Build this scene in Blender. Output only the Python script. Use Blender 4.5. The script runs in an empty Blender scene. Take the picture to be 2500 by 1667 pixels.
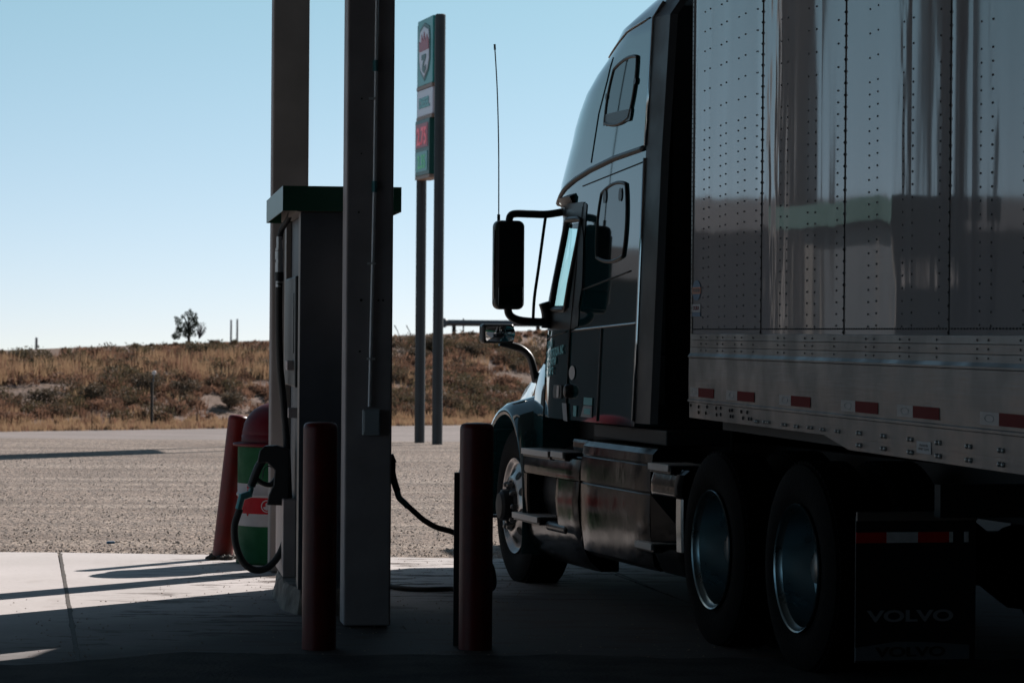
import bpy, bmesh, math, random
from math import sin, cos, pi, radians, sqrt, asin, atan2
from mathutils import Vector, Matrix, noise
random.seed(7)
S = bpy.context.scene
COL = S.collection

# ------------------------------------------------------------------ camera, sky, sun, exposure
cam_d = bpy.data.cameras.new('camera'); cam = bpy.data.objects.new('camera', cam_d); COL.objects.link(cam)
cam_d.sensor_width = 36.0; cam_d.lens = 36.0 * 7700 / 2500
cam_d.clip_start = 0.1; cam_d.clip_end = 3000
cam.matrix_world = Matrix.Translation((0, 0, 1.62)) @ Matrix.Rotation(radians(90 - 0.130), 4, 'X') @ Matrix.Rotation(radians(0.45), 4, 'Z')
cam_d.dof.use_dof = True; cam_d.dof.focus_distance = 16.5; cam_d.dof.aperture_fstop = 9.5
S.camera = cam
SUN_AZ, SUN_EL = radians(36.0), radians(33.0)      # azimuth from +Y towards +X
w = bpy.data.worlds.new('World'); S.world = w; w.use_nodes = True
nt = w.node_tree; nt.nodes.clear()
out = nt.nodes.new('ShaderNodeOutputWorld'); bg = nt.nodes.new('ShaderNodeBackground')
sky = nt.nodes.new('ShaderNodeTexSky'); sky.sky_type = 'NISHITA'; sky.sun_disc = False
sky.sun_elevation = SUN_EL; sky.sun_rotation = SUN_AZ
sky.altitude = 1500; sky.air_density = 1.0; sky.dust_density = 0.9; sky.ozone_density = 1.0
tc = nt.nodes.new('ShaderNodeTexCoord'); sep = nt.nodes.new('ShaderNodeSeparateXYZ'); com = nt.nodes.new('ShaderNodeCombineXYZ')
mx = nt.nodes.new('ShaderNodeMath'); mx.operation = 'MAXIMUM'; mx.inputs[1].default_value = 0.01
ad = nt.nodes.new('ShaderNodeMath'); ad.operation = 'MULTIPLY_ADD'; ad.inputs[1].default_value = 1.7; ad.inputs[2].default_value = 0.062
nt.links.new(tc.outputs['Generated'], sep.inputs[0])
nt.links.new(sep.outputs[0], com.inputs[0]); nt.links.new(sep.outputs[1], com.inputs[1])
nt.links.new(sep.outputs[2], ad.inputs[0]); nt.links.new(ad.outputs[0], mx.inputs[0]); nt.links.new(mx.outputs[0], com.inputs[2])
nt.links.new(com.outputs[0], sky.inputs[0])
tint = nt.nodes.new('ShaderNodeMix'); tint.data_type = 'RGBA'; tint.blend_type = 'MULTIPLY'; tint.inputs[0].default_value = 1.0
tz = nt.nodes.new('ShaderNodeMix'); tz.data_type = 'RGBA'; tz.inputs[6].default_value = (1.01, 0.925, 0.945, 1); tz.inputs[7].default_value = (0.90, 1.10, 0.955, 1)
tr_ = nt.nodes.new('ShaderNodeMapRange'); tr_.inputs[1].default_value = 0.0; tr_.inputs[2].default_value = 0.11
nt.links.new(sep.outputs[2], tr_.inputs[0]); nt.links.new(tr_.outputs[0], tz.inputs[0]); nt.links.new(tz.outputs[2], tint.inputs[7])
hs = nt.nodes.new('ShaderNodeHueSaturation'); hs.inputs['Saturation'].default_value = 0.86
nt.links.new(sky.outputs[0], hs.inputs['Color']); nt.links.new(hs.outputs[0], tint.inputs[6]); nt.links.new(tint.outputs[2], bg.inputs[0])
bg.inputs[1].default_value = 0.077
nt.links.new(bg.outputs[0], out.inputs[0])
sun_d = bpy.data.lights.new('sun', 'SUN'); sun_d.energy = 5.0; sun_d.angle = radians(0.5); sun_d.color = (1.0, 0.93, 0.87)
sun = bpy.data.objects.new('sun', sun_d); COL.objects.link(sun)
sdir = Vector((sin(SUN_AZ) * cos(SUN_EL), cos(SUN_AZ) * cos(SUN_EL), sin(SUN_EL)))
sun.rotation_euler = sdir.to_track_quat('Z', 'Y').to_euler(); sun.location = (20, 30, 30)
S.view_settings.view_transform = 'Standard'; S.view_settings.look = 'None'
S.view_settings.exposure = 0.6; S.view_settings.gamma = 1.0
S.render.engine = 'CYCLES'

# ------------------------------------------------------------------ materials
def L(v): return v if v <= 0.04045 / 12.92 else v
def mat(name, col, rough=0.5, metal=0.0, ior=1.5, coat=0.0, var=0.0, vscale=5.0, vcol=None, bump=0.0, bscale=40.0, bstretch=(1, 1, 1), emit=None, trans=0.0, spec=0.5, vdetail=4.0, rvar=0.0, vstretch=(1, 1, 1)):
    m = bpy.data.materials.new(name); m.use_nodes = True
    n = m.node_tree; p = n.nodes['Principled BSDF']; lk = n.links.new
    p.inputs['Base Color'].default_value = (*col, 1); p.inputs['Roughness'].default_value = rough
    p.inputs['Metallic'].default_value = metal; p.inputs['IOR'].default_value = ior
    p.inputs['Specular IOR Level'].default_value = spec
    if coat: p.inputs['Coat Weight'].default_value = coat; p.inputs['Coat Roughness'].default_value = 0.03
    t = n.nodes.new('ShaderNodeTexCoord')
    if var > 0 or rvar > 0:
        mp = n.nodes.new('ShaderNodeMapping'); mp.inputs['Scale'].default_value = vstretch; lk(t.outputs['Object'], mp.inputs[0])
        no = n.nodes.new('ShaderNodeTexNoise'); no.inputs['Scale'].default_value = vscale; no.inputs['Detail'].default_value = vdetail
        lk(mp.outputs[0], no.inputs[0])
        cr = n.nodes.new('ShaderNodeMapRange'); cr.inputs[1].default_value = 0.35; cr.inputs[2].default_value = 0.65
        lk(no.outputs[0], cr.inputs[0])
        if var > 0:
            mi = n.nodes.new('ShaderNodeMix'); mi.data_type = 'RGBA'
            mi.inputs[6].default_value = (*col, 1)
            mi.inputs[7].default_value = (*(vcol or tuple(c * (1 - var) for c in col)), 1)
            lk(cr.outputs[0], mi.inputs[0]); lk(mi.outputs[2], p.inputs['Base Color'])
        if rvar > 0:
            mr = n.nodes.new('ShaderNodeMapRange'); mr.inputs[3].default_value = rough; mr.inputs[4].default_value = rough + rvar
            lk(cr.outputs[0], mr.inputs[0]); lk(mr.outputs[0], p.inputs['Roughness'])
    if bump > 0:
        mp = n.nodes.new('ShaderNodeMapping'); mp.inputs['Scale'].default_value = bstretch; lk(t.outputs['Object'], mp.inputs[0])
        nb = n.nodes.new('ShaderNodeTexNoise'); nb.inputs['Scale'].default_value = bscale; nb.inputs['Detail'].default_value = 3
        lk(mp.outputs[0], nb.inputs[0])
        b = n.nodes.new('ShaderNodeBump'); b.inputs['Strength'].default_value = bump; b.inputs['Distance'].default_value = 0.02
        lk(nb.outputs[0], b.inputs['Height']); lk(b.outputs[0], p.inputs['Normal'])
        if coat: lk(b.outputs[0], p.inputs['Coat Normal'])
    if emit: p.inputs['Emission Color'].default_value = (*emit, 1); p.inputs['Emission Strength'].default_value = 1.0
    if trans > 0:
        tr = n.nodes.new('ShaderNodeBsdfTranslucent'); tr.inputs[0].default_value = (*col, 1)
        ms = n.nodes.new('ShaderNodeMixShader'); ms.inputs[0].default_value = trans
        o = n.nodes['Material Output']; lk(p.outputs[0], ms.inputs[1]); lk(tr.outputs[0], ms.inputs[2]); lk(ms.outputs[0], o.inputs[0])
    return m

M = {}
M['column'] = mat('grey_beige_painted_steel', (.225, .208, .205), .6, var=.2, spec=.25, vscale=3, bump=.03, bscale=60)
M['column2'] = mat('grey_painted_steel', (.31, .29, .30), .6, var=.22, vscale=4, bump=.03, bscale=60, spec=.25)
M['conduit'] = mat('galvanised_conduit', (.62, .64, .66), .4, .3)
M['box'] = mat('grey_box', (.28, .34, .37), .5)
M['green'] = mat('green_fascia', (.007, .060, .036), .35, var=.1, vscale=8)
M['disp'] = mat('dispenser_steel', (.055, .065, .08), .5, var=.2, vscale=5, bump=.02, bscale=30)
M['disp_post'] = mat('dispenser_stainless', (.17, .15, .135), .5, .2)
M['disp_light'] = mat('dispenser_light_panel', (.38, .32, .31), .5, var=.15, vscale=9)
M['black'] = mat('black_plastic', (.012, .012, .013), .45)
M['rubber'] = mat('black_rubber', (.014, .014, .015), .65, var=.3, vscale=12)
M['fit'] = mat('hose_fitting', (.45, .44, .43), .35, .7)
M['tealmetal'] = mat('teal_metal', (.05, .16, .17), .35, .5)
M['red'] = mat('red_bollard_paint', (.12, .006, .005), .40, var=.35, vscale=9, spec=.3, vcol=(.08, .007, .006), bump=.08, bscale=90)
M['redlid'] = mat('red_lid_paint', (.085, .003, .008), .45, spec=.2, var=.2, vscale=6)
M['drumgreen'] = mat('drum_green', (.006, .065, .024), .5, spec=.12, var=.2, vscale=10, rvar=.2)
M['drumwhite'] = mat('drum_white', (.26, .25, .265), .45, var=.12, vscale=14)
M['drumred'] = mat('drum_red', (.27, .004, .010), .5, spec=.12)
M['paint'] = mat('dark_truck_paint', (.007, .048, .056), .05, 0, 1.85, coat=0.5, bump=.02, bscale=1.6)
M['paint2'] = mat('dark_fairing_paint', (.0045, .005, .0055), .10, 0, 1.34, coat=0.0, spec=.26, bump=.22, bscale=3.0, rvar=.10, vscale=6)
M['trim'] = mat('black_trim', (.010, .010, .010), .35, bump=.05, bscale=120)
M['ext'] = mat('extender_grey', (.045, .045, .048), .35, rvar=.2, vscale=4)
M['chrome'] = mat('blue_reflecting_chrome', (.55, .6, .62), .15, 1.0)
M['seam'] = mat('panel_seam', (.003, .003, .003), .6)
M['glass'] = mat('tinted_glass', (.004, .010, .012), .03, 0, 1.6)
def thin_glass(name, tint_):
    m = bpy.data.materials.new(name); m.use_nodes = True; n = m.node_tree; n.nodes.remove(n.nodes['Principled BSDF'])
    t_ = n.nodes.new('ShaderNodeBsdfTransparent'); t_.inputs[0].default_value = (*tint_, 1); g_ = n.nodes.new('ShaderNodeBsdfGlossy'); g_.inputs['Roughness'].default_value = .02
    f_ = n.nodes.new('ShaderNodeFresnel'); f_.inputs[0].default_value = 1.5; x_ = n.nodes.new('ShaderNodeMixShader')
    n.links.new(f_.outputs[0], x_.inputs[0]); n.links.new(t_.outputs[0], x_.inputs[1]); n.links.new(g_.outputs[0], x_.inputs[2]); n.links.new(x_.outputs[0], n.nodes['Material Output'].inputs[0]); return m
M['doorglass'] = thin_glass('clear_door_glass', (.55, .86, .86))
M['mirror'] = mat('mirror_glass', (.8, .85, .88), .02, 1.0)
M['tread'] = mat('step_aluminium', (.55, .52, .50), .45, .2, bump=.3, bscale=160)
M['alu'] = mat('polished_wheel_aluminium', (.36, .34, .33), .25, 1.0, rvar=.2, vscale=7)
M['alud'] = mat('dull_wheel_dish', (.30, .42, .46), .26, 1.0, rvar=.15, vscale=9)
M['tyre'] = mat('tyre_rubber', (.005, .005, .0055), .85, spec=.12, var=.3, vscale=14, bump=.2, bscale=50)
M['frame'] = mat('chassis_black', (.010, .010, .011), .6)
M['teal'] = mat('teal_lettering', (.12, .48, .52), .5)
M['white'] = mat('white_sticker', (.6, .56, .55), .5)
M['rtape'] = mat('red_reflector_tape', (.15, .003, .004), .6, spec=.05, bump=.05, bscale=300)
M['rtape3'] = mat('red_flap_tape', (.75, .015, .016), .5, spec=.1)
M['wtape2'] = mat('dull_white_reflector_tape', (.30, .29, .29), .45, var=.15, vscale=30)
M['wtape'] = mat('white_reflector_tape', (.88, .88, .90), .35, var=.15, vscale=30)
M['greyletter'] = mat('grey_letter', (.30, .32, .35), .5)
M['blue'] = mat('blue_sticker', (.02, .10, .2), .5)
M['orange'] = mat('orange_sticker', (.4, .12, .05), .5)
M['signgreen'] = mat('sign_teal_panel', (.03, .30, .29), .35)
M['signdark'] = mat('sign_dark_green', (.008, .07, .06), .4)
M['signwhite'] = mat('sign_white', (.75, .75, .85), .4)
M['signred'] = mat('sign_red', (.38, .02, .05), .4)
M['ledred'] = mat('price_red', (.6, .05, .07), .4, emit=(.10, .01, .016))
M['ledgreen'] = mat('price_green', (.04, .3, .10), .4, emit=(.01, .06, .03))
M['signtan'] = mat('sign_frame_tan', (.30, .20, .16), .5)
M['post'] = mat('sign_post_steel', (.035, .038, .042), .45, .3, var=.2, vscale=3)
M['steel'] = mat('galvanised_rail', (.10, .11, .12), .5, .5, var=.2, vscale=2)
M['wood'] = mat('dark_wood', (.035, .03, .026), .8)
M['bark'] = mat('bark', (.05, .04, .035), .9)
M['leaf'] = mat('juniper_leaf', (.028, .045, .026), .8, var=.4, vscale=3, trans=.25)
M['twig'] = mat('bare_twigs', (.10, .085, .09), .9)
M['sage'] = mat('sage_leaf', (.115, .085, .058), .9, trans=.28)
M['sage2'] = mat('olive_leaf', (.10, .078, .045), .9, trans=.28)
M['grass'] = mat('dry_tan_grass', (.33, .22, .135), .9, trans=.4)
M['grass2'] = mat('dry_orange_grass', (.22, .125, .085), .9, trans=.4)
M['rust'] = mat('rusty_weeds', (.15, .085, .058), .9, trans=.35)
M['soffit'] = mat('canopy_soffit', (.05, .05, .052), .7)
M['wall'] = mat('rear_blocker_wall', (.06, .055, .05), .8, var=.2, vscale=1)
M['blockerglass'] = mat('rear_blocker_glass', (.01, .012, .014), .05)
M['shed'] = mat('shed_metal', (.10, .09, .09), .6, var=.2, vscale=1)

M['boltm'] = mat('zinc_bolt', (.42, .41, .40), .4, .4)
# ------------------------------------------------------------------ mesh helpers
class MB:
    def __init__(s): s.v = []; s.f = []; s.mi = []; s.cur = 0
    def add(s, vs, fs):
        o = len(s.v); s.v += [tuple(p) for p in vs]; s.f += [tuple(i + o for i in f) for f in fs]; s.mi += [s.cur] * len(fs)
    def box(s, x0, x1, y0, y1, z0, z1):
        s.add([(x0, y0, z0), (x1, y0, z0), (x1, y1, z0), (x0, y1, z0), (x0, y0, z1), (x1, y0, z1), (x1, y1, z1), (x0, y1, z1)],
              [(0, 3, 2, 1), (4, 5, 6, 7), (0, 1, 5, 4), (1, 2, 6, 5), (2, 3, 7, 6), (3, 0, 4, 7)])
    def prism(s, pts, axis, a, b):
        """pts 2-D outline, extruded along axis from a to b (axis x: pts=(y,z); y: pts=(x,z); z: pts=(x,y))"""
        n = len(pts)
        def P(p, t): return {'x': (t, p[0], p[1]), 'y': (p[0], t, p[1]), 'z': (p[0], p[1], t)}[axis]
        vs = [P(p, a) for p in pts] + [P(p, b) for p in pts]
        s.add(vs, [tuple(range(n))[::-1], tuple(range(n, 2 * n))] + [(i, (i + 1) % n, n + (i + 1) % n, n + i) for i in range(n)])
    def tube(s, path, r, n=8, closed=False, caps=True, rs=None):
        P = [Vector(p) for p in path]; m = len(P); rings = []
        up = Vector((0, 0, 1))
        prev = None
        for i, p in enumerate(P):
            a = P[(i - 1) % m] if (closed or i > 0) else P[0]; b = P[(i + 1) % m] if (closed or i < m - 1) else P[-1]
            t = (b - a).normalized()
            if prev is None:
                ref = up if abs(t.dot(up)) < .95 else Vector((1, 0, 0))
                u = t.cross(ref).normalized()
            else:
                u = (prev - t * prev.dot(t)).normalized()
            prev = u; v = t.cross(u)
            rr = rs[i] if rs else r
            rings.append([p + (u * cos(2 * pi * k / n) + v * sin(2 * pi * k / n)) * rr for k in range(n)])
        vs = [q for ring in rings for q in ring]; fs = []
        for i in range(m if closed else m - 1):
            j = (i + 1) % m
            for k in range(n):
                l = (k + 1) % n; fs.append((i * n + k, i * n + l, j * n + l, j * n + k))
        if caps and not closed: fs.append(tuple(range(n))[::-1]); fs.append(tuple((m - 1) * n + k for k in range(n)))
        s.add(vs, fs)
    def lathe(s, prof, n=32, axis='z', c=(0, 0, 0), caps=True):
        vs = []; fs = []; m = len(prof)
        for r, h in prof:
            for k in range(n):
                a = 2 * pi * k / n
                if axis == 'z': q = (c[0] + r * cos(a), c[1] + r * sin(a), c[2] + h)
                elif axis == 'x': q = (c[0] + h, c[1] + r * cos(a), c[2] + r * sin(a))
                else: q = (c[0] + r * cos(a), c[1] + h, c[2] + r * sin(a))
                vs.append(q)
        for i in range(m - 1):
            for k in range(n):
                l = (k + 1) % n; fs.append((i * n + k, i * n + l, (i + 1) * n + l, (i + 1) * n + k))
        if caps: fs.append(tuple(range(n))[::-1]); fs.append(tuple((m - 1) * n + k for k in range(n)))
        s.add(vs, fs)
    def build(s, name, mats, parent=None, smooth=False, bevel=0.0, seg=2, auto=None):
        me = bpy.data.meshes.new(name); me.from_pydata(s.v, [], s.f)
        if not isinstance(mats, (list, tuple)): mats = [mats]
        for m in mats: me.materials.append(m)
        me.polygons.foreach_set('material_index', s.mi)
        bm = bmesh.new(); bm.from_mesh(me); bmesh.ops.recalc_face_normals(bm, faces=bm.faces); bm.to_mesh(me); bm.free()
        if smooth:
            me.polygons.foreach_set('use_smooth', [True] * len(me.polygons))
            if auto: me.set_sharp_from_angle(angle=radians(auto))
        o = bpy.data.objects.new(name, me); COL.objects.link(o)
        if parent: o.parent = parent
        if bevel > 0:
            b = o.modifiers.new('bevel', 'BEVEL'); b.width = bevel; b.segments = seg; b.limit_method = 'ANGLE'; b.angle_limit = radians(35)
        return o

def tag(o, label=None, cat=None, group=None, kind=None):
    if label: o['label'] = label
    if cat: o['category'] = cat
    if group: o['group'] = group
    if kind: o['kind'] = kind
    return o
def thing(name, label, cat, loc=(0, 0, 0), rz=0.0, group=None):
    o = bpy.data.objects.new(name, None); COL.objects.link(o); o.location = loc; o.rotation_euler = (0, 0, rz)
    return tag(o, label, cat, group)
def catmull(P, k=8):
    P = [Vector(p) for p in P]; o = []
    for i in range(len(P) - 1):
        a = P[i - 1] if i else P[0]; b = P[i]; c = P[i + 1]; d = P[i + 2] if i + 2 < len(P) else P[-1]
        for j in range(k):
            t = j / k
            o.append(.5 * ((2 * b) + (c - a) * t + (2 * a - 5 * b + 4 * c - d) * t * t + (3 * b - a - 3 * c + d) * t ** 3))
    o.append(P[-1]); return o
def text_part(name, body, size, m, parent, mtx, extrude=.002, offset=0.0, sx=1.0, align='LEFT'):
    c = bpy.data.curves.new(name, 'FONT'); c.body = body; c.size = size; c.extrude = extrude; c.offset = offset
    c.align_x = align; c.space_character = 1.0
    t = bpy.data.objects.new(name + '_tmp', c); COL.objects.link(t)
    dg = bpy.context.evaluated_depsgraph_get(); me = bpy.data.meshes.new_from_object(t.evaluated_get(dg))
    bpy.data.objects.remove(t); me.transform(mtx @ Matrix.Diagonal((sx, 1, 1, 1))); me.name = name
    me.materials.clear(); me.materials.append(m)
    o = bpy.data.objects.new(name, me); COL.objects.link(o); o.parent = parent; return o
def lerp(a, b, t): return a + (b - a) * t
def interp(tab, z):
    if z <= tab[0][0]: return tab[0][1]
    for (a, va), (b, vb) in zip(tab, tab[1:]):
        if z <= b: return lerp(va, vb, (z - a) / (b - a))
    return tab[-1][1]

# ------------------------------------------------------------------ ground
def base_line(x): return 92.0 + (x + 0.6) * 0.787        # foot of the bank
def ss(t): t = max(0, min(1, t)); return t * t * (3 - 2 * t)
def H(x, y):
    b = base_line(max(-40, min(30, x)))
    lowz = -1.0
    z = lowz * ss((y - 44) / 32.0)
    crest = 1.77 + (max(-40, min(25, x)) - 1.0) * 0.046
    d = y - b
    if d > 0:
        t = min(1, d / 15.0)
        z = lowz + (crest - lowz) * (t ** .9 if t < 1 else 1)
        z += .16 * noise.noise(Vector((x * .35, y * .35, 3))) * min(1, d / 2) * min(1, max(0, (15 - d) / 3))
        if d > 15: z = crest
        if d > 17: z = crest - .12 * min(d - 17, 25) - .02 * max(0, d - 42)
    return z
def grid(xs, ys, off=0.0, fn=None):
    m = MB(); n = len(xs)
    m.v = [(x, y, (fn or H)(x, y) + off) for y in ys for x in xs]
    m.f = [(j * n + i, j * n + i + 1, (j + 1) * n + i + 1, (j + 1) * n + i) for j in range(len(ys) - 1) for i in range(n - 1)]
    m.mi = [0] * len(m.f); return m
def frange(a, b, s):
    o = []; x = a
    while x < b - 1e-6: o.append(x); x += s
    return o
def ground_mat(name, kind):
    m = bpy.data.materials.new(name); m.use_nodes = True; n = m.node_tree; p = n.nodes['Principled BSDF']; lk = n.links.new
    t = n.nodes.new('ShaderNodeTexCoord').outputs['Object']
    def noi(sc, det=4, st=None, rough=.5):
        v = t
        if st: q = n.nodes.new('ShaderNodeMapping'); q.inputs['Scale'].default_value = st; lk(t, q.inputs[0]); v = q.outputs[0]
        a = n.nodes.new('ShaderNodeTexNoise'); a.inputs['Scale'].default_value = sc; a.inputs['Detail'].default_value = det; a.inputs['Roughness'].default_value = rough; lk(v, a.inputs[0]); return a.outputs[0]
    def rng(v, a, b, c=0, d=1):
        r = n.nodes.new('ShaderNodeMapRange'); lk(v, r.inputs[0])
        for i, k in enumerate((a, b, c, d)): r.inputs[i + 1].default_value = k
        return r.outputs[0]
    def mix(f, a, b):
        r = n.nodes.new('ShaderNodeMix'); r.data_type = 'RGBA'
        if isinstance(f, float): r.inputs[0].default_value = f
        else: lk(f, r.inputs[0])
        for i, k in ((6, a), (7, b)):
            if isinstance(k, tuple): r.inputs[i].default_value = (*k, 1)
            else: lk(k, r.inputs[i])
        return r.outputs[2]
    def bump(h, s, d):
        b = n.nodes.new('ShaderNodeBump'); b.inputs['Strength'].default_value = s; b.inputs['Distance'].default_value = d; lk(h, b.inputs['Height']); lk(b.outputs[0], p.inputs['Normal']); return b
    p.inputs['Roughness'].default_value = .9; p.inputs['Specular IOR Level'].default_value = .2
    if kind == 'gravel':
        vo = n.nodes.new('ShaderNodeTexVoronoi'); vo.inputs['Scale'].default_value = 28; lk(t, vo.inputs[0])
        v2 = n.nodes.new('ShaderNodeTexVoronoi'); v2.inputs['Scale'].default_value = 9; lk(t, v2.inputs[0])
        c = mix(rng(noi(.45, 5), .35, .65), (.245, .185, .150), (.365, .288, .240))
        c = mix(rng(noi(1.6, 5, (.35, 1, 1)), .46, .62, 0, .5), c, (.17, .14, .12))
        c = mix(rng(noi(.9, 3, (.12, 1.6, 1)), .50, .60, 0, .5), c, (.47, .39, .33))
        c = mix(rng(noi(.55, 4, (.3, 1, 1), .6), .54, .64, 0, .5), c, (.17, .125, .10))
        c = mix(rng(noi(16, 4), .46, .58), c, (.12, .10, .09))
        c = mix(rng(vo.outputs[0], .0, .18, .7, 0), c, (.50, .44, .40))
        c = mix(rng(noi(5, 5), .55, .75, 0, .6), c, (.16, .13, .11))
        lk(c, p.inputs['Base Color'])
        h = n.nodes.new('ShaderNodeMath'); h.operation = 'ADD'; lk(rng(vo.outputs[0], 0, .5, 1, 0), h.inputs[0]); lk(noi(12, 5), h.inputs[1])
        bump(h.outputs[0], .9, .035)
    elif kind == 'soil':
        c = mix(rng(noi(.35, 5), .40, .60), (.20, .145, .125), (.14, .095, .075))
        c = mix(rng(noi(2.5, 5), .45, .65), c, (.12, .075, .05)); lk(c, p.inputs['Base Color']); bump(noi(6, 5), .8, .1)
    elif kind == 'concrete':
        c = mix(rng(noi(.7, 5), .35, .65), (.54, .50, .495), (.46, .425, .415))
        c = mix(rng(noi(3.2, 6, (1, .35, 1)), .60, .80, 0, .45), c, (.28, .24, .22))
        c = mix(rng(noi(30, 3), .66, .76, 0, .5), c, (.25, .21, .19))
        # foreground shade painted into the slab colour, fading out to the left and back
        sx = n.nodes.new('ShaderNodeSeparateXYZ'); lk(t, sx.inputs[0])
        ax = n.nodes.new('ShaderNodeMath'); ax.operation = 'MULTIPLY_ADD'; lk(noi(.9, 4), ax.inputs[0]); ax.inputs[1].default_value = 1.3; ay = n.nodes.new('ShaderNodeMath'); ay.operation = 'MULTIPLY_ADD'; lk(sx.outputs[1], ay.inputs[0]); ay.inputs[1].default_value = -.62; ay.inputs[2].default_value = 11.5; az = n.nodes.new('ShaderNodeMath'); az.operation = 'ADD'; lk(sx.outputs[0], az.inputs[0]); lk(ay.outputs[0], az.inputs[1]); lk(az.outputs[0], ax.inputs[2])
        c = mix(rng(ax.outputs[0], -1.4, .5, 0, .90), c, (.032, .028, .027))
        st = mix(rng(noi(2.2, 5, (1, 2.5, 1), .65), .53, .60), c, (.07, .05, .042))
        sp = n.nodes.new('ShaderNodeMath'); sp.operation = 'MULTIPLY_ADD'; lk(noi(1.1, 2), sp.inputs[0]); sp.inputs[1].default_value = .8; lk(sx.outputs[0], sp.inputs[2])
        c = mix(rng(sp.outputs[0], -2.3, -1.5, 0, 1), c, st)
        lk(c, p.inputs['Base Color']); bump(noi(22, 5), .25, .01); p.inputs['Roughness'].default_value = .8
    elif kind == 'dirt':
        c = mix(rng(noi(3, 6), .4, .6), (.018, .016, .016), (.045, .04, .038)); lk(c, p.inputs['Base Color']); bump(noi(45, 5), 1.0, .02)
    elif kind == 'road':
        c = mix(rng(noi(.3, 4, (1, 3, 1)), .4, .6), (.185, .16, .152), (.24, .205, .195)); c = mix(rng(noi(7, 4), .45, .7), c, (.20, .17, .16)); lk(c, p.inputs['Base Color']); bump(noi(9, 4), .4, .03)
    elif kind == 'asphalt':
        c = mix(rng(noi(1.5, 4), .4, .6), (.06, .055, .055), (.08, .075, .07)); lk(c, p.inputs['Base Color'])
    return m
xs = sorted(set([-900, -500, -300, -200, -140, -100, -75, -58, -48] + [round(v, 3) for v in frange(-40, 10, .5)] + [14, 20, 30, 45, 70, 110, 180, 300, 600]))
ys = sorted(set([-300, -150, -60, -20, 0, 8, 14, 20, 26, 32, 38] + [round(v, 3) for v in frange(42, 72, 2)] + [round(v, 3) for v in frange(72, 118, .5)] + [round(v, 3) for v in frange(118, 150, 3)] + [160, 190, 240, 320, 450, 700, 1200]))
g = grid(xs, ys)
cent = lambda f: (sum(g.v[i][0] for i in f) / 4, sum(g.v[i][1] for i in f) / 4)
def gi(f):
    x, y = cent(f); d = y - base_line(max(-40, min(30, x))); return 2 if 15.2 < d < 17.2 else 1 if d > -.9 else 0
g.mi = [gi(f) for f in g.f]
tag(g.build('ground', [ground_mat('gravel_lot', 'gravel'), ground_mat('bank_soil', 'soil'), ground_mat('highway_asphalt', 'asphalt')], smooth=True), kind='structure')
# dirt road strip along the bank foot and highway on the crest
def strip(name, x0, x1, lo, hi, off, m, steps=60, rows=6):
    q = MB()
    for i in range(steps + 1):
        x = lerp(x0, x1, i / steps)
        for j in range(rows + 1):
            y = base_line(max(-40, min(30, x))) + lerp(lo, hi, j / rows); q.v.append((x, y, H(x, y) + off))
    k = rows + 1
    q.f = [(i * k + j, (i + 1) * k + j, (i + 1) * k + j + 1, i * k + j + 1) for i in range(steps) for j in range(rows)]
    q.mi = [0] * len(q.f); return tag(q.build(name, m, smooth=True), kind='structure')
strip('road', -38, 28, -22, -1.5, .03, ground_mat('packed_dirt_road', 'road'))
# concrete apron: three slabs separated by open joints
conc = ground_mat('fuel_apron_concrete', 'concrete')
def slab_y(x): return 22.9 if x < -2 else lerp(22.9, 22.55, min(1, (x + 2) / 2.5))
def jx(y, k): return -3.27 + (22.9 - y) * .155 + k * 3.75
m = MB()
cutsy = [22.95, 19.2, 15.3, 11.4, 7.5, 3.5, -2.0]
for k in range(-3, 5):
    for a, b in zip(cutsy, cutsy[1:]):
        x0a, x1a, x0b, x1b = jx(a, k) + .012, jx(a, k + 1) - .012, jx(b, k) + .012, jx(b, k + 1) - .012
        ya0 = a - .004 if a != 22.95 else slab_y(x0a); ya1 = a - .004 if a != 22.95 else slab_y(x1a)
        pts = [(x0b, b + .004), (x1b, b + .004), (x1a, ya1), (x0a, ya0)]
        # fine subdivision is not needed: flat sheets
        vs = [(p[0], p[1], .012) for p in pts] + [(p[0], p[1], .001) for p in pts]
        m.add(vs, [(0, 1, 2, 3), (0, 4, 5, 1), (1, 5, 6, 2), (2, 6, 7, 3), (3, 7, 4, 0)])
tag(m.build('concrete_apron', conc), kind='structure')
m = MB()
for k in range(-2, 4):
    p = [(jx(y, k) + .006 * noise.noise(Vector((0, y * 2, k))) + .005 * noise.noise(Vector((0, y * 17, k))), y) for y in frange(-1.5, 22.8, .04)]
    for (xa, ya), (xb, yb) in zip(p, p[1:]):
        wd = .011 + .012 * max(0, noise.noise(Vector((ya * 2.3, 5, k)))) + .006 * noise.noise(Vector((ya * 30, 7, k)))
        m.add([(xa - wd, ya, .014), (xa + wd, ya, .014), (xb + wd, yb, .014), (xb - wd, yb, .014)], [(0, 1, 2, 3)])
tag(m.build('joint_sealant', mat('joint_sealant', (.055, .038, .028), .8, var=.5, vscale=14)), kind='structure')
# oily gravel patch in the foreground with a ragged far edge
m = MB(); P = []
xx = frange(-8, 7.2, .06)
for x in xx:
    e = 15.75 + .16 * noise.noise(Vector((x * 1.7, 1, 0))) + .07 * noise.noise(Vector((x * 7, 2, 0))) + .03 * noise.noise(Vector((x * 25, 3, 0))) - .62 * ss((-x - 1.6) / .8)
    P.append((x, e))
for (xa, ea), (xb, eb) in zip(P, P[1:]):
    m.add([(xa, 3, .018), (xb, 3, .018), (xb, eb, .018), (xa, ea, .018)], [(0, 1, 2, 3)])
tag(m.build('oily_dirt', ground_mat('oily_dirt', 'dirt')), kind='structure')

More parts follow.
